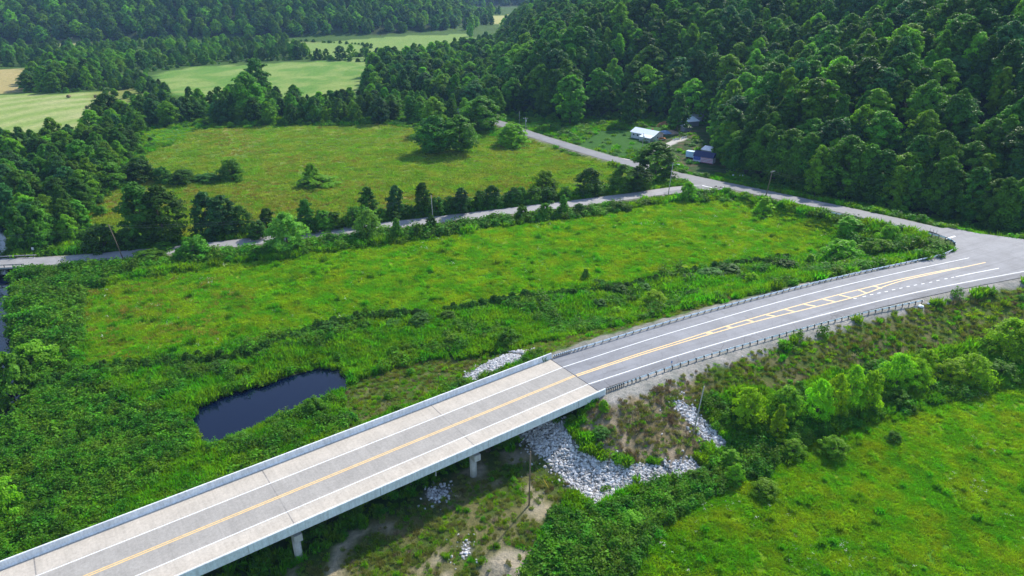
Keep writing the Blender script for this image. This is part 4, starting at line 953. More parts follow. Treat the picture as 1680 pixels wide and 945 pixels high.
# ------------------------------------------------------------------ woods
WOODS = dict(
    creek=([(-90, 246), (60, 246), (130, 238), (165, 212), (212, 195), (230, 214), (222, 248), (196, 290), (152, 332), (130, 396), (60, 417), (-90, 425)], 7.0, (8, 14), 'in the creekside wood'),
    belt=([(215, 204), (238, 184), (300, 180), (370, 172), (440, 168), (500, 176), (530, 184), (556, 180), (600, 165), (680, 155), (760, 160), (812, 192), (800, 212), (690, 200), (560, 203), (400, 205), (300, 206)], 8.0, (8, 14), 'in the belt behind upper meadow'),
    knoll=([(600, 165), (596, 150), (605, 132), (615, 114), (680, 104), (760, 92), (812, 90), (822, 176), (812, 198), (700, 168)], 9.0, (12, 19), 'in the wood beside the hill'),
    grove=([(46, 150), (44, 132), (90, 118), (150, 126), (172, 142), (120, 151)], 9.0, (11, 16), 'in the grove behind hay field'),
    mid=([(-90, 112), (60, 108), (160, 126), (240, 118), (300, 108), (450, 99), (590, 94), (604, 74), (500, 68), (300, 73), (100, 80), (-90, 86)], 12.0, (7, 13), 'in the flat wood below far hill'),
    row=([(480, 97), (560, 93), (660, 94), (720, 88), (780, 78), (800, 62), (815, 75), (770, 92), (620, 102)], 11.0, (7, 13), 'below the narrow far meadow'),
    vale=([(770, 62), (775, 50), (790, 41), (820, 42), (885, 34), (940, 20), (900, 14), (800, 16), (775, 26), (760, 45)], 22.0, (10, 18), 'in the far vale'),
    brush=([(165, 148), (170, 128), (240, 126), (255, 140), (280, 152), (240, 172), (215, 160)], 7.5, (4, 8), 'in brush between the small meadows'),
)
def jgrid(P, s, rng, jit=.38):
    lo, hi = P.min(0), P.max(0); X, Y = np.meshgrid(np.arange(lo[0], hi[0], s), np.arange(lo[1], hi[1], s*.9)); X = X+(np.arange(X.shape[0]) % 2)[:, None]*s*.5
    X = X.ravel()+rng.normal(0, jit*s, X.size); Y = Y.ravel()+rng.normal(0, jit*s, Y.size); k = inpoly(X, Y, P); return X[k], Y[k]
def proj(x, y, z):
    dz = z-CAM_Z; f_ = y*CP-dz*SP; u_ = y*SP+dz*CP
    return 840+FPX*x/f_, 472.5-FPX*u_/f_, f_
rt = np.random.default_rng(77); TR = []     # x, y, z, height, width, kind, place, where-phrase
CLR = np.array([G(x, y)[:2] for x, y in [(1672, 120), (1690, 70), (1740, 60), (1760, 330), (1720, 300), (1680, 210)]])
NAMES = ['round', 'tall', 'cone']; TONES = ['dark', 'mid', 'light', 'blue']
def pick(p_tone):
    t = rt.choice(TONES, p=p_tone); s = rt.choice(NAMES, p=(.56, .36, .08))
    return ('tall' if (t == 'light' and s == 'cone') else s)+'_'+t+('_b' if rt.uniform() < .5 else '')
for nm, (px, s, (h0, h1), ph) in WOODS.items():
    P = GP(px); x, y = jgrid(P, s, rt); z = T(x, y)
    Zt = zones(x, y); ok = ~Zt['road'] & (Zt['d_creek'] > 4) & (Zt['d_ctry'] > 6) & (Zt['d_hill'] > 6)
    if nm == 'mid': ok &= fbm(x/70, y/70, 301, 2) < .60
    for k in ('fieldH', 'fieldI', 'fieldG', 'fieldF', 'hay', 'hay2'): ok &= ~Zt[k]
    for X, Y, Z_ in zip(x[ok], y[ok], z[ok]):
        h = rt.uniform(h0, h1); key = pick((.22, .38, .26, .14))
        TR.append((X, Y, Z_-.2, h, h*KIND[key][3]/KIND[key][2]*rt.uniform(.75, 1.35), key, nm, ph))
x, y = jgrid(np.vstack([RHF, (300, 1100), (900, 1000), (700, 60)]), 8.2, rt); ok = inpoly(x, y, RHP) & ~inpoly(x, y, CLR); x, y = x[ok], y[ok]; z = T(x, y); d_in = segdist(x, y, RHF)[0]
ok = (segdist(x, y, HILLR)[0] > 7) & (segdist(x, y, MAINC)[0] > 13) & (d_in > 1.0) & (segdist(x, y, APRON)[0] > 9); far = np.hypot(x, y) > 620; ok &= ~far | (rt.uniform(0, 1, len(x)) < .55)
for X, Y, Z_, D_ in zip(x[ok], y[ok], z[ok], d_in[ok]):
    pxx, pyy, f_ = proj(X, Y, Z_+10)
    if f_ < 20 or pxx < 600 or pxx > 1800 or pyy < -110: continue
    h = rt.uniform(11, 22)*(1+.12*math.sin(X*.07)); key = pick((.32, .38, .18, .12))
    pxb = 'beside the hill road' if pxx < 960 else 'behind the white-roofed house' if pxx < 1170 else 'behind the flag-painted trailer' if pxx < 1300 else 'above the guarded road' if pxx < 1500 else 'above the junction'
    row = 'lowest' if D_ < 16 else 'lower' if D_ < 50 else 'upper'
    TR.append((X, Y, Z_-.3, h, h*KIND[key][3]/KIND[key][2]*rt.uniform(.7, 1.35), key, 'hill', 'on %s wooded slope %s' % (row, pxb)))
for q in resample(RHF[1:8], 4.6):
    X, Y = q[:2]+rt.normal(0, 1.0, 2)+np.array([1.5, 1.0]); key = pick((.5, .34, .06, .10)); h = rt.uniform(14, 20)
    if segdist(np.array([X]), np.array([Y]), HILLR)[0][0] < 6.5 or segdist(np.array([X]), np.array([Y]), APRON)[0][0] < 9: continue
    pxx = proj(X, Y, 10)[0]; TR.append((X, Y, Tz(X, Y)-.3, h, h*KIND[key][3]/KIND[key][2]*rt.uniform(.8, 1.1), key, 'hill', 'on lowest wooded slope '+('behind the flag-painted trailer' if pxx < 1300 else 'above the guarded road' if pxx < 1500 else 'above the junction')))
x, y = jgrid(np.vstack([LHF[1:], (-260, 1900), (-1500, 1700)]), 11.5, rt); ok = inpoly(x, y, LHP); x, y = x[ok], y[ok]; z = T(x, y)
for X, Y, Z_ in zip(x, y, z):
    pxx, pyy, f_ = proj(X, Y, Z_+12)
    if pxx < -90 or pxx > 1000 or pyy < -60: continue
    h = rt.uniform(11, 18); key = pick((.30, .36, .20, .14)); TR.append((X, Y, Z_-.5, h, h*KIND[key][3]/KIND[key][2]*rt.uniform(.95, 1.35), key, 'far', ''))
x, y = jgrid(np.array([(-500, 1600), (600, 1600), (700, 2100), (-500, 2100)]), 16, rt); ok = y > 1660+rt.uniform(0, 60, len(y)); x, y = x[ok], y[ok]; z = T(x, y)
for X, Y, Z_ in zip(x, y, z):
    pxx, pyy, f_ = proj(X, Y, Z_+12)
    if pxx < 600 or pxx > 1100 or pyy < -60: continue
    h = rt.uniform(14, 22); key = pick((.36, .36, .14, .14)); TR.append((X, Y, Z_-.5, h, h*KIND[key][3]/KIND[key][2]*1.2, key, 'far', ''))
app = np.array([t[3]/math.hypot(t[0], t[1]) if t[6] != 'far' and t[6] != 'vale' else 0 for t in TR])
order = np.argsort(-app); SINGLE = set(order[:250].tolist())
SHW = dict(round='broad', tall='tall oval', cone='pointed'); TNW = dict(dark='dark green', mid='mid green', light='light green', blue='blue-green')
cls = {}
for i in SINGLE:
    s, t = TR[i][5].split('_')[:2]; cls.setdefault('%s %s tree %s' % (SHW[s], TNW[t], TR[i][7]), []).append((proj(TR[i][0], TR[i][1], TR[i][2]+TR[i][3]*.6)[0], i))
for lab, mem in sorted(cls.items()):
    for k, (q, i) in enumerate(sorted(mem)):
        X, Y, Z_, h, wd, key, nm, ph = TR[i]
        plant('tree', key, (X, Y, Z_), h, wd, random.uniform(0, 6.28), lab if len(mem) == 1 else '%s, %s from left' % (lab, ORD[k]) if k < 20 else lab, 'tree', 'trees '+ph)
def forest(name, sel, protos, label, cat='forest'):
    R = [TR[i] for i in range(len(TR)) if i not in SINGLE and sel(TR[i])]
    if not R: return
    keys = sorted({t[5] for t in R}); pr = [KIND[protos+k][0] for k in keys]
    X = [(t[0], t[1], t[2]) for t in R]; rot = [(rt.normal(0, .04), rt.normal(0, .04), rt.uniform(0, 6.28)) for t in R]
    sc = [(t[4]/KIND[t[5]][3], t[4]/KIND[t[5]][3], t[3]/KIND[t[5]][2]) for t in R]
    scatter(name, X, rot, sc, [keys.index(t[5]) for t in R], pr, label, cat)
forest('hillside_forest', lambda t: t[6] == 'hill', '', 'dense green forest covering the steep hill on the right')
forest('valley_woods', lambda t: t[6] in ('creek', 'belt', 'knoll', 'grove', 'brush', 'mid', 'row'), '', 'mixed green woods and tree belts on the valley floor', 'woods')
forest('far_forest', lambda t: t[6] in ('far', 'vale'), 'far_', 'bluish far forest on the distant hills')
# undergrowth along the edges of the woods
UG = [KIND['shrub_dark'][0], KIND['shrub_mid'][0], KIND['shrub_light'][0]]
ux, uy = [], []
for nm, (px, s, hh, ph) in WOODS.items():
    if nm in ('vale',): continue
    P = GP(px); P = np.vstack([P, P[:1]]); Q = resample(P, 2.2 if nm in ('creek', 'belt') else 4.5); ux += list(Q[:, 0]+rt.normal(0, 2.2, len(Q))); uy += list(Q[:, 1]+rt.normal(0, 2.2, len(Q)))
Q = resample(RHF[:17], .9); ux += list(Q[:, 0]+rt.normal(1.5, 4.0, len(Q))); uy += list(Q[:, 1]+rt.normal(1.5, 4.0, len(Q)))
ux, uy = np.array(ux), np.array(uy); Zu = zones(ux, uy)
ok = ~Zu['road'] & (Zu['d_creek'] > 3) & (Zu['d_ctry'] > 5) & (Zu['d_hill'] > 5.5) & (Zu['e_main'] > 3) & (Zu['d_drive'] > 3) & ~Zu['yard'] & ~Zu['yard2']; ux, uy = ux[ok], uy[ok]; k = len(ux); s = rt.uniform(.45, 1.0, k)
scatter('undergrowth', np.c_[ux, uy, T(ux, uy)-.1], np.c_[np.zeros(k), np.zeros(k), rt.uniform(0, 6.28, k)], np.c_[s*1.1, s*1.1, s*.85], rt.choice(3, k, p=(.5, .35, .15)), UG, 'bushy undergrowth along the edges of the woods', 'undergrowth')
print('TREES', len(TR), 'single', len(SINGLE), 'cand', n_)

# ------------------------------------------------------------------ poles and wires
plain('pole_wood', (.17, .125, .085), .85, .35, 3); plain('pole_grey', (.34, .32, .29), .85, .3, 3); plain('porcelain', (.55, .56, .58), .3, .1, 4); plain('wire_metal', (.13, .13, .14), .5, .1); plain('guy_yellow', (.75, .52, .06), .5, .1)
def pole(bx, by, tx, ty, label, mtl='pole_wood', arm=None, extra=None, r=.15):
    p = G(bx, by); D = math.hypot(p[0], p[1], CAM_Z-p[2]); dep = math.asin((CAM_Z-p[2])/D); h = (by-ty)*D/FPX/math.cos(dep); lean = (tx-bx)*D/FPX
    p[2] = Tz(p[0], p[1]); root = empty('utility_pole', tuple(p)); tag(root, label, 'pole', 'wooden utility poles')
    MB().tube([(0, 0, -.6), (lean*.5, 0, h*.5), (lean, 0, h)], [r, r*.85, r*.68], 10).build('shaft', MATS[mtl], root, True)
    if arm is not None:
        a = math.radians(arm); c = np.array([lean, 0, h-.55]); d = np.array([math.cos(a), math.sin(a), 0])
        ar = MB().box(tuple(c+np.array([math.sin(a), -math.cos(a), 0])*.16), (2.4, .12, .14), a).build('crossarm', MATS['pole_grey'], root)
        for t in (-1.05, -.35, .35, 1.05):
            q = c+d*t+np.array([math.sin(a), -math.cos(a), 0])*.16; MB().tube([q+(0, 0, .07), q+(0, 0, .22), q+(0, 0, .30)], [.05, .08, .03], 8).build('insulator', MATS['porcelain'], ar)
    if extra == 'can': MB().tube([(lean+.32, -.1, h-2.1), (lean+.32, -.1, h-1.2)], .24, 12).build('transformer', MATS['porcelain'], root)
    if extra == 'lamp':
        MB().tube([(lean, 0, h-.9), (lean+.9, -.4, h-.5), (lean+1.5, -.7, h-.45)], .05, 6).build('lamp_arm', MATS['pole_grey'], root); MB().box((lean+1.8, -.85, h-.48), (.8, .34, .2), -.44).build('lamp_head', MATS['porcelain'], root)
    if extra == 'guy':
        e = np.array(G(bx+32, by-28))-p; e[2] = Tz(p[0]+e[0], p[1]+e[1])-p[2]; MB().tube([(lean*.9, 0, h*.92), tuple(e)], .018, 4).build('guy_wire', MATS['wire_metal'], root)
        t_ = np.array((lean*.9, 0, h*.92)); MB().tube([tuple(e), tuple(e+(t_-e)*.28)], .05, 6).build('guy_guard', MATS['guy_yellow'], root)
    return Vector(p)+Vector((lean, 0, h-.3)), root
PT = {}
PT['bridge'] = pole(868, 829, 869, 752, 'brown pole with a yellow guy guard in the worn ground below the bridge', 'pole_wood', None, 'guy', .13)
PT['bank'] = pole(1137, 713, 1144, 641, 'thin leaning pole beside the narrow riprap strip', 'pole_grey', None, None, .12)
PT['r1'] = pole(203, 426, 194, 376, 'leaning pole on the near verge of the country road below the dark tree pair', 'pole_wood', None, None, .14)
PT['r2'] = pole(711, 372, 710, 322, 'grey pole on the near verge in the middle of the country road', 'pole_grey', None, None, .14)
PT['h1'] = pole(863, 219, 862, 194, 'pole with a crossarm beside the far part of the hill road', 'pole_grey', 10, 'can', .2)
PT['h0'] = pole(852, 207, 852, 184, 'thin pole just beyond the crossarm pole on the hill road', 'pole_grey', None, None, .15)
PT['r3'] = pole(1096, 321, 1099, 270, 'pole with a lamp where the country road nears the junction', 'pole_grey', None, 'lamp', .15)
PT['r4'] = pole(1030.5, 315, 1031.5, 283, 'short pole in front of the green tree pair above the country road', 'pole_grey', None, None, .13)
PT['h2'] = pole(1255.5, 325, 1260, 283, 'brown pole with a pale crossarm between the junction and the forest edge', 'pole_wood', 35, None, .17)
PT['h3'] = pole(1336, 324, 1337, 298, 'pole standing in the shade of the forest edge by the hill road', 'pole_wood', None, None, .15)
PT['y1'] = pole(1053, 256, 1053, 221, 'grey pole in front of the white-roofed house', 'pole_grey', None, 'can', .16)
def wires(a, b_, label, sep=(0, .7), sag=1.6):
    a, b_ = Vector(a), Vector(b_); root = empty('power_line', tuple(a)); tag(root, label, 'wire')
    for dz in sep:
        pts = [(b_-a)*t+Vector((0, 0, -dz-sag*4*t*(1-t))) for t in np.linspace(0, 1, 15)]
        MB().tube(pts, .016, 4, False).build('wire', MATS['wire_metal'], root)
wires(PT['r1'][0], PT['r2'][0], 'wires strung from the leaning pole to the middle pole of the country road', sag=2.4)
wires(PT['r2'][0], PT['r3'][0], 'wires strung from the middle pole to the lamp pole of the country road', sag=2.4)
wires(Vector((-190, 168, 10)), PT['r1'][0], 'wires running from the leaning pole out past the creek', sag=1.5)
wires(PT['r3'][0], PT['h2'][0], 'wires crossing the junction between the lamp pole and the crossarm pole', sag=.8)
wires(PT['h2'][0], PT['h3'][0], 'wires from the crossarm pole to the pole in the forest shade', sag=.5)
wires(PT['h3'][0], Vector((165, 190, 19)), 'wires running along the forest edge above the hill road', sag=2.0)
wires(PT['h1'][0], PT['y1'][0], 'wires from the far crossarm pole to the pole by the house', sag=1.5)
wires(PT['y1'][0], PT['r3'][0], 'wires from the pole by the house down to the lamp pole', sag=1.0)

# ------------------------------------------------------------------ small roadside things
plain('white_sheet', (.80, .82, .84), .5, .12, 2, dirt=(.45, .42, .38)); plain('dark_box', (.05, .06, .09), .5, .2, 4); plain('blue_plate', (.05, .18, .42), .5, .1); plain('stake_white', (.75, .75, .72), .6, .1); plain('rust', (.26, .115, .05), .9, .4, 2)
def at_px(px, py): p = G(px, py); p[2] = Tz(p[0], p[1]); return p
for k, (x, y, lb) in enumerate([(1524, 385.5, 'left'), (1529.5, 386.5, 'middle'), (1535, 388, 'right')]):
    p = at_px(x, y); r_ = empty('delineator', tuple(p)); tag(r_, '%s of three thin delineator posts at the guardrail bend' % lb, 'delineator', 'delineators at the guardrail bend')
    MB().box((0, 0, .9), (.09, .05, 2.1)).build('post', MATS['dark_box'], r_); MB().box((0, -.04, 1.75), (.11, .02, .3)).build('reflector', MATS['stake_white'], r_)
def sign(px, py, h, wd, hh, mtl, name, label, cat, post='pole_grey', rz=0.0):
    p = at_px(px, py); r_ = empty(name, tuple(p), rz); tag(r_, label, cat)
    MB().box((0, 0, h/2-.2), (.07, .07, h+.4)).build('post', MATS[post], r_); MB().box((0, -.06, h-hh/2), (wd, .03, hh)).build('plate', MATS[mtl], r_); return r_
sign(57, 418, 2.3, .75, 1.0, 'stake_white', 'road_sign', 'small white sign on a post beside the little creek bridge', 'sign')
sign(1101, 603, 1.5, .22, .5, 'blue_plate', 'marker_post', 'slim blue marker plate on a post at the near guardrail', 'marker')
sign(1582, 369, 2.2, .5, .7, 'rust', 'road_sign', 'brown weathered sign on a post at the forest edge above the junction', 'sign')
sign(1172, 320.5, 1.6, .14, 1.2, 'stake_white', 'stake', 'white stake in the grass below the mailboxes', 'stake', 'stake_white')
sign(1177, 319, 1.1, .12, .7, 'stake_white', 'stake', 'shorter white stake right of the taller one below the mailboxes', 'stake', 'stake_white')
for x, y, h, wd, lb in [(1202, 292.5, 1.5, .7, 'single white board standing in the shade beside the hill road'), (1213, 293, 1.5, .35, 'left of two narrow white boards beside the hill road'), (1217.5, 293, 1.5, .35, 'right of two narrow white boards beside the hill road')]:
    sign(x, y, h, wd, 1.3, 'white_sheet', 'notice_board', lb, 'board')
p = at_px(1208, 299); r_ = empty('cooler_box', tuple(p), .3); tag(r_, 'small white box lying in the grass below the white boards', 'box'); MB().box((0, 0, .25), (.8, .5, .5), 0, .92).build('body', MATS['white_sheet'], r_); MB().box((0, 0, .55), (.82, .52, .09)).build('lid', MATS['stake_white'], r_)
p = at_px(1183, 313); mbx = empty('mailbox_stand', tuple(p), -.7); tag(mbx, 'row of dark mailboxes on a post rail beside the hill road junction', 'mailboxes')
for t in (-2.6, -.9, .9, 2.6): MB().box((t, 0, .55), (.10, .10, 1.3)).build('post', MATS['pole_wood'], mbx)
MB().box((0, 0, 1.12), (5.6, .14, .10)).build('rail', MATS['pole_wood'], mbx)
for t, m_ in ((-2.1, 'dark_box'), (-.3, 'dark_box'), (.6, 'porcelain'), (1.5, 'dark_box'), (2.2, 'dark_box')):
    a = np.linspace(0, math.pi, 7); prof = [(.16*math.cos(q), 1.40+.17*math.sin(q)) for q in a]+[(-.16, 1.175), (.16, 1.175)]
    b_ = MB(); V = [(t+y_, -.28, z_) for y_, z_ in prof]+[(t+y_, .28, z_) for y_, z_ in prof]; k = len(prof)
    b_.add(V, [tuple(range(k)), tuple(range(2*k-1, k-1, -1))]+[(i, k+i, k+(i+1) % k, (i+1) % k) for i in range(k)]); b_.build('mailbox', MATS[m_], mbx)
def crumple(name, px, py, s, label, mtl='white_sheet'):
    rng = np.random.default_rng(int(px)); V = IV*s*(1+rng.uniform(-.35, .35, (12, 1)))*np.array([1, .75, .5]); p = at_px(px, py)
    o = obj(name, pydata(name, V, IFc, MATS[mtl])); o.location = (p[0], p[1], p[2]+s*.35); tag(o, label, 'litter')
crumple('plastic_bag', 1510, 504, .75, 'larger crumpled white bag lying past the end of the near guardrail')
crumple('plastic_bag', 1523, 499, .40, 'smaller white scrap lying past the end of the near guardrail')
crumple('plastic_bag', 1354, 552, .22, 'white scrap on the grassy bank just below the near guardrail'); crumple('plastic_bag', 1353, 569, .25, 'white scrap lower down the grassy bank'); crumple('plastic_bag', 1218, 585, .2, 'tiny white scrap on the gravel edge below the near guardrail')
# hay bales
m_, N, L, b = mat('hay'); tcn = N.new('ShaderNodeTexCoord').outputs['Object']; nz = noise(N, L, tcn, 9, 6, .7); L.new(ramp(N, L, nz, [(.3, (.10, .075, .035)), (.7, (.22, .17, .08))]), b.inputs['Base Color']); b.inputs['Roughness'].default_value = .95; bump(N, L, nz, .8, .1, b); MATS['hay'] = m_
for x, y, lb in [(113, 160.5, 'dark round hay bale at the top middle of the mown field'), (158, 160.5, 'dark round hay bale at the top right corner of the mown field'), (143.5, 178.5, 'dark round hay bale lower down the right side of the mown field')]:
    p = at_px(x, y); r_ = empty('hay_bale', tuple(p), random.uniform(0, 3)); tag(r_, lb, 'hay bale', 'round hay bales on the mown field')
    pts = [(-.95, 0, .95), (-.9, 0, .95), (.9, 0, .95), (.95, 0, .95)]; MB().tube(pts, [.80, .98, .98, .80], 22).build('roll', MATS['hay'], r_)
    for t in (-.5, 0, .5): MB().tube([(t-.02, 0, .95), (t+.02, 0, .95)], .99, 22, False).build('twine', MATS['rust'], r_)
# little bridge over the creek
k_ = int(np.argmin(segdist(CTRYR[:, 0], CTRYR[:, 1], CREEK)[0])); c_ = CTRYR[k_]; tdir = CTRYR[k_+1]-CTRYR[k_-1]; aa = math.atan2(tdir[1], tdir[0])
cb = empty('creek_bridge', (c_[0], c_[1], c_[2]), aa); tag(cb, 'little low-railed concrete bridge carrying the country road over the creek', 'bridge')
MB().box((0, 0, -.33), (16, 6.9, .52)).build('slab', MATS['pier_concrete'], cb)
for s in (-1, 1):
    rl = MB().box((0, s*3.35, .62), (17, .12, .28)).build('rail', MATS['pole_grey'], cb)
    for t in np.linspace(-7.8, 7.8, 8): MB().box((t, s*3.35, .2), (.16, .16, .85)).build('rail_post', MATS['rail_timber'], rl)
    MB().box((s*7.2, 0, -1.6), (.8, 7.0, 2.1)).build('abutment', MATS['pier_concrete'], cb)

# ------------------------------------------------------------------ the house and what stands round it
plain('roof_white', (.80, .83, .86), .35, .06, 1.2, .1); plain('siding', (.52, .53, .55), .7, .10, 1.5, dirt=(.36, .35, .33)); plain('siding_dark', (.23, .24, .27), .75, .15); plain('glass_dark', (.03, .035, .045), .15, .1); plain('door_white', (.65, .65, .66), .5, .1); plain('trim_white', (.72, .73, .75), .5, .08); plain('deck_timber', (.23, .18, .13), .85, .3, 4)
plain('tin', (.55, .57, .60), .45, .2, 2, .3, dirt=(.30, .20, .13)); plain('blue_paint', (.03, .06, .36), .6, .15); plain('flag_red', (.42, .10, .16), .65, .2); plain('flag_white', (.58, .56, .66), .65, .15); plain('navy_roof', (.02, .025, .09), .5, .2); plain('pale_blue', (.42, .58, .72), .5, .12); plain('tarp_blue', (.16, .25, .38), .5, .2); plain('car_orange', (.62, .22, .05), .35, .08); plain('car_white', (.70, .70, .70), .35, .06); plain('tyre', (.015, .015, .015), .9, .1); plain('dirt_pile', (.30, .21, .14), .95, .4, 1.2)
def frame_at(A, B):
    a, b_ = at_px(*A), at_px(*B); return a, math.atan2(b_[1]-a[1], b_[0]-a[0]), float(np.hypot(*(b_-a)[:2]))
a, ang, ln = frame_at((1035, 225.5), (1072, 232.5)); W_ = 7.4; wz = 2.9
hs = empty('house', tuple(a), ang); tag(hs, 'single-storey grey house with a bright white metal roof and front porch', 'house')
MB().prism([(0, -.6), (W_, -.6), (W_, wz), (W_/2, wz+1.5), (0, wz)], 0, ln).build('wall', MATS['siding'], hs)
MB().box((ln/2, W_/2, -.35), (ln+.25, W_+.25, .95)).build('foundation', MATS['siding_dark'], hs)
rf = MB()
for s0, s1, z0, z1 in ((-.5, W_/2, wz-.16, wz+1.58), (W_+.5, W_/2, wz-.16, wz+1.58)):
    rf.add([(-.5, s0, z0), (ln+.5, s0, z0), (ln+.5, s1, z1), (-.5, s1, z1), (-.5, s0, z0+.09), (ln+.5, s0, z0+.09), (ln+.5, s1, z1+.09), (-.5, s1, z1+.09)], [(0, 1, 2, 3), (4, 5, 6, 7), (0, 1, 5, 4), (1, 2, 6, 5), (2, 3, 7, 6), (3, 0, 4, 7)])
rfo = rf.build('roof', MATS['roof_white'], hs)
for t in np.arange(.5, ln, 1.2): MB().add([(t, -.49, wz-.05), (t+.06, -.49, wz-.05), (t+.06, W_/2, wz+1.70), (t, W_/2, wz+1.70)], [(0, 1, 2, 3)]).build('roof_seam', MATS['trim_white'], rfo)
MB().box((ln*.62, W_*.75, wz+1.6), (.6, .6, 1.0)).build('chimney', MATS['rust'], rfo)
for t in (ln*.12, ln*.30, ln*.46):
    wn = MB().box((t, -.04, 1.75), (1.1, .1, 1.1)).build('window', MATS['trim_white'], hs); MB().box((t, -.10, 1.75), (.9, .04, .9)).build('pane', MATS['glass_dark'], wn)
dr = MB().box((ln*.74, -.04, 1.15), (.95, .1, 2.1)).build('door', MATS['door_white'], hs); MB().box((ln*.74+.35, -.11, 1.1), (.08, .06, .08)).build('handle', MATS['dark_box'], dr)
wn = MB().box((ln+.04, W_*.4, 1.75), (.1, 1.1, 1.1)).build('window', MATS['trim_white'], hs); MB().box((ln+.10, W_*.4, 1.75), (.04, .9, .9)).build('pane', MATS['glass_dark'], wn)
po = MB().box((ln*.76, -1.6, .05), (ln*.46, 3.0, .22)).build('porch', MATS['deck_timber'], hs)
MB().add([(ln*.53, -3.3, wz-.75), (ln+.5, -3.3, wz-.75), (ln+.5, -.35, wz-.02), (ln*.53, -.35, wz-.02), (ln*.53, -3.3, wz-.67), (ln+.5, -3.3, wz-.67), (ln+.5, -.35, wz+.06), (ln*.53, -.35, wz+.06)], [(0, 1, 2, 3), (4, 5, 6, 7), (0, 1, 5, 4), (1, 2, 6, 5), (2, 3, 7, 6), (3, 0, 4, 7)]).build('porch_roof', MATS['roof_white'], hs)
for t in (ln*.55, ln*.70, ln*.85, ln): MB().box((t, -3.0, 1.15), (.13, .13, 2.1)).build('porch_post', MATS['trim_white'], po)
MB().box((ln*.775, -3.0, .9), (ln*.45, .06, .08)).build('railing', MATS['trim_white'], po)
for t in np.arange(ln*.56, ln, .35): MB().box((t, -3.0, .52), (.05, .05, .72)).build('baluster', MATS['trim_white'], po)
# flag-painted trailer
a, ang, ln = frame_at((1136.5, 265.5), (1168.5, 270.5))
tr = empty('trailer', tuple(a), ang); tag(tr, 'long trailer with a blue and striped flag painted along its side', 'trailer')
MB().box((ln/2, 1.5, 1.55), (ln, 3.0, 2.3)).build('body', MATS['flag_white'], tr); MB().prism([(-.2, 2.66), (3.2, 2.66), (3.0, 4.3), (1.9, 4.7)], -.1, ln+.1).build('roof', MATS['navy_roof'], tr)
MB().box((ln*.20, -.012, 1.85), (ln*.36, .02, 1.55)).build('canton', MATS['blue_paint'], tr)
for k in range(4): MB().box((ln*.69, -.012, .62+k*.58), (ln*.60, .02, .28)).build('stripe', MATS['flag_red'], tr)
for k in range(5):
    for j in range(3): MB().box((ln*.06+ln*.07*k, -.026, 1.35+.45*j), (.14, .01, .14)).build('star', MATS['flag_white'], tr)
for t in (ln*.4, ln*.48):
    for s in (.25, 2.75): MB().tube([(t*1.0, s-.12, .38), (t*1.0, s+.12, .38)], .38, 14).build('wheel', MATS['tyre'], tr)
a, ang2, ln2 = frame_at((1124.5, 260), (1136, 262))
bx = empty('box_truck', tuple(a), ang); tag(bx, 'pale blue box-shaped truck body parked at the left end of the trailer', 'truck')
MB().box((1.6, 1.3, 2.05), (3.4, 2.4, 2.5)).build('cargo_box', MATS['pale_blue'], bx); MB().box((1.6, 1.3, .7), (3.2, 2.0, .2)).build('chassis', MATS['dark_box'], bx)
for t in (.6, 2.6):
    for s in (.3, 2.3): MB().tube([(t, s-.12, .42), (t, s+.12, .42)], .42, 14).build('wheel', MATS['tyre'], bx)
# sheds on the right of the yard
def shed(A, B, dep_, h, label, wallm, roofm, fall=.8):
    a, ang, ln = frame_at(A, B); r_ = empty('shed', tuple(a), ang); tag(r_, label, 'shed')
    MB().prism([(0, -.4), (dep_, -.4), (dep_, h+fall), (0, h)], 0, ln).build('wall', MATS[wallm], r_)
    V = [(-.3, -.4, h-.06), (ln+.3, -.4, h-.06), (ln+.3, dep_+.4, h+fall+.16), (-.3, dep_+.4, h+fall+.16)]; V += [(x, y, z+.08) for x, y, z in V]
    MB().add(V, [(0, 1, 2, 3), (4, 5, 6, 7), (0, 1, 5, 4), (1, 2, 6, 5), (2, 3, 7, 6), (3, 0, 4, 7)]).build('roof', MATS[roofm], r_)
    MB().box((ln*.5, -.05, 1.0), (1.6, .06, 2.0)).build('door', MATS['siding_dark'], r_)
shed((1126, 208.5), (1146, 206.5), 5.5, 2.6, 'low shed with a pale metal roof half hidden behind trees, lower of two', 'siding_dark', 'roof_white', 1.2)
shed((1130, 201), (1150, 203), 6, 3.2, 'taller shed with a pale metal roof at the forest edge, upper of two', 'siding_dark', 'tin', 1.6)
shed((1123, 216.5), (1133, 215), 3.0, 2.0, 'small lean-to with a pale roof below the two sheds', 'siding_dark', 'roof_white', .6)
shed((1150, 254.5), (1166, 257), 3.0, 2.6, 'grey tin-roofed hut just behind the flag-painted trailer', 'siding_dark', 'tin', .9)
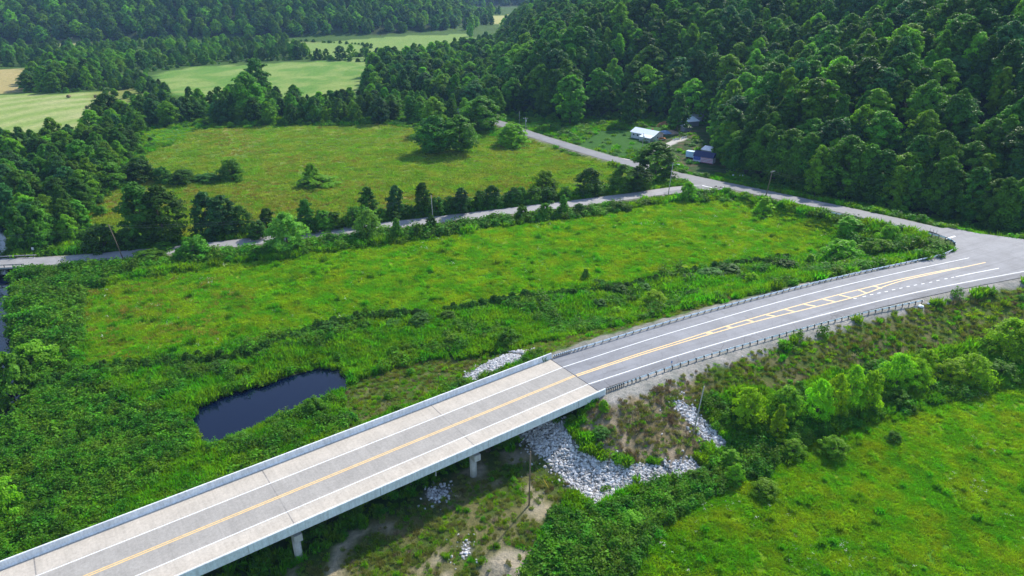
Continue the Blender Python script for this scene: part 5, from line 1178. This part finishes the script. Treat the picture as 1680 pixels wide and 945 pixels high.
def car(px, py, rz, label, m1, m2):
    p = at_px(px, py); r_ = empty('parked_car', tuple(p), rz); tag(r_, label, 'car')
    prof = [(-2.2, .35), (2.15, .35), (2.25, .62), (2.1, .88), (1.0, .98), (.45, 1.42), (-1.2, 1.45), (-1.85, 1.0), (-2.25, .92)]
    def side(y0, y1, pr): 
        k = len(pr); V = [(x, y0, z) for x, z in pr]+[(x, y1, z) for x, z in pr]; return V, [tuple(range(k)), tuple(range(2*k-1, k-1, -1))]+[(i, k+i, k+(i+1) % k, (i+1) % k) for i in range(k)]
    b_ = MB(); b_.add(*side(-.86, .86, prof)); b_.build('body', MATS[m1], r_); b_ = MB(); b_.add(*side(-.9, .9, [(-2.2, .36), (2.15, .36), (2.2, .58), (-2.22, .58)])); b_.build('lower_panel', MATS[m2], r_)
    b_ = MB(); b_.add(*side(-.875, .875, [(-1.55, 1.02), (.75, 1.02), (.4, 1.36), (-1.15, 1.38)])); b_.build('side_window', MATS['glass_dark'], r_)
    b_ = MB(); b_.add([(.98, -.75, 1.02), (.98, .75, 1.02), (.50, .72, 1.42), (.50, -.72, 1.42)], [(0, 1, 2, 3)]); b_.build('windscreen', MATS['glass_dark'], r_)
    for t in (-1.4, 1.35):
        for s in (-.8, .8): MB().tube([(t, s-.1, .33), (t, s+.1, .33)], .33, 14).build('wheel', MATS['tyre'], r_)
    for s in (-.6, .6): MB().box((2.2, s, .72), (.08, .3, .16)).build('headlight', MATS['porcelain'], r_)
car(1085, 230, .35, 'orange and white car parked at the right end of the house', 'car_orange', 'car_white')
p = at_px(1090, 219); tp = empty('tarp_heap', tuple(p), .2); tag(tp, 'blue-grey tarpaulin over a heap beside the house', 'tarp')
rng = np.random.default_rng(4); bm = bmesh.new(); bmesh.ops.create_grid(bm, x_segments=14, y_segments=10, size=1)
for v in bm.verts: r2 = max(abs(v.co.x), abs(v.co.y)); v.co = (v.co.x*3.6, v.co.y*2.0, 1.5*(1-r2**2.2)+rng.uniform(-.1, .1)*(r2 < .95))
me = bpy.data.meshes.new('cover'); bm.to_mesh(me); bm.free(); me.materials.append(MATS['tarp_blue']); obj('cover', me, tp)
def mound(px, py, sx, sy, h, label, mtl, name, cat):
    p = at_px(px, py); bm = bmesh.new(); bmesh.ops.create_grid(bm, x_segments=24, y_segments=18, size=1)
    for v in bm.verts: r2 = min(1, math.hypot(v.co.x, v.co.y)); nzv = float(vnoise(np.array([v.co.x*4+px]), np.array([v.co.y*4.]), 3)[0]); v.co = (v.co.x*sx, v.co.y*sy, h*(1-sstep(0, 1, np.array([r2]))[0])*(.6+.8*nzv)-.12)
    me = bpy.data.meshes.new(name); bm.to_mesh(me); bm.free(); me.materials.append(MATS[mtl]); o = obj(name, me); o.location = tuple(p); tag(o, label, cat)
mound(1101, 218, 6, 4, 1.3, 'low spread of bare brown earth beside the house', 'dirt_pile', 'earth_mound', 'mound'); mound(1090, 207, 6, 3.5, 2.6, 'reddish-brown earth heap at the forest foot behind the house', 'rust', 'earth_mound', 'mound')
# pale junk along the yard
a, ang, ln = frame_at((1104, 231), (1127, 226)); fn = empty('yard_fence', tuple(a), ang); tag(fn, 'broken line of white pickets and sheets along the driveway', 'fence')
rg2 = np.random.default_rng(8)
for t in np.arange(0, ln, .5):
    if rg2.uniform() < .72: hh = rg2.uniform(.6, 1.25); o = MB().box((t, rg2.uniform(-.2, .2), hh/2-.1), (.36, .06, hh+.2), rg2.uniform(-.3, .3)).build('picket', MATS['white_sheet'], fn)
MB().box((ln/2, .12, .55), (ln, .06, .10)).build('rail', MATS['white_sheet'], fn)
mound(1046, 251, 1.2, .8, .9, 'little white heap at the mouth of the driveway', 'white_sheet', 'junk_heap', 'heap')
p = at_px(938, 224); r_ = empty('tractor_part', tuple(p), .4); tag(r_, 'small yellow machine standing in the grass above the hill road', 'machine')
plain('machine_yellow', (.62, .36, .04), .5, .15); MB().box((0, 0, .75), (1.6, .9, .8), 0, .85).build('body', MATS['machine_yellow'], r_); MB().box((-.5, 0, 1.45), (.6, .8, .7), 0, .8).build('cab', MATS['glass_dark'], r_)
for t in (-.55, .55):
    for s in (-.5, .5): MB().tube([(t, s-.1, .35), (t, s+.1, .35)], .35, 12).build('wheel', MATS['tyre'], r_)

# ------------------------------------------------------------------ air
hz_m = bpy.data.materials.new('haze'); hz_m.use_nodes = True; N = hz_m.node_tree.nodes; N.remove(N['Principled BSDF']); pv = N.new('ShaderNodeVolumePrincipled')
pv.inputs['Color'].default_value = (.38, .62, 1.0, 1); pv.inputs['Density'].default_value = HAZE; pv.inputs['Anisotropy'].default_value = 0.0
hz_m.node_tree.links.new(pv.outputs[0], N['Material Output'].inputs['Volume'])
if HAZE > 0:
    zt = float(fz.max())+30; zb = float(fz.min())-1.2
    tag(MB().box((0, 2900, (zt+zb)/2), (9800, 7800, zt-zb)).build('haze', hz_m), 'thin bluish summer haze filling the whole valley', 'haze', kind='stuff')
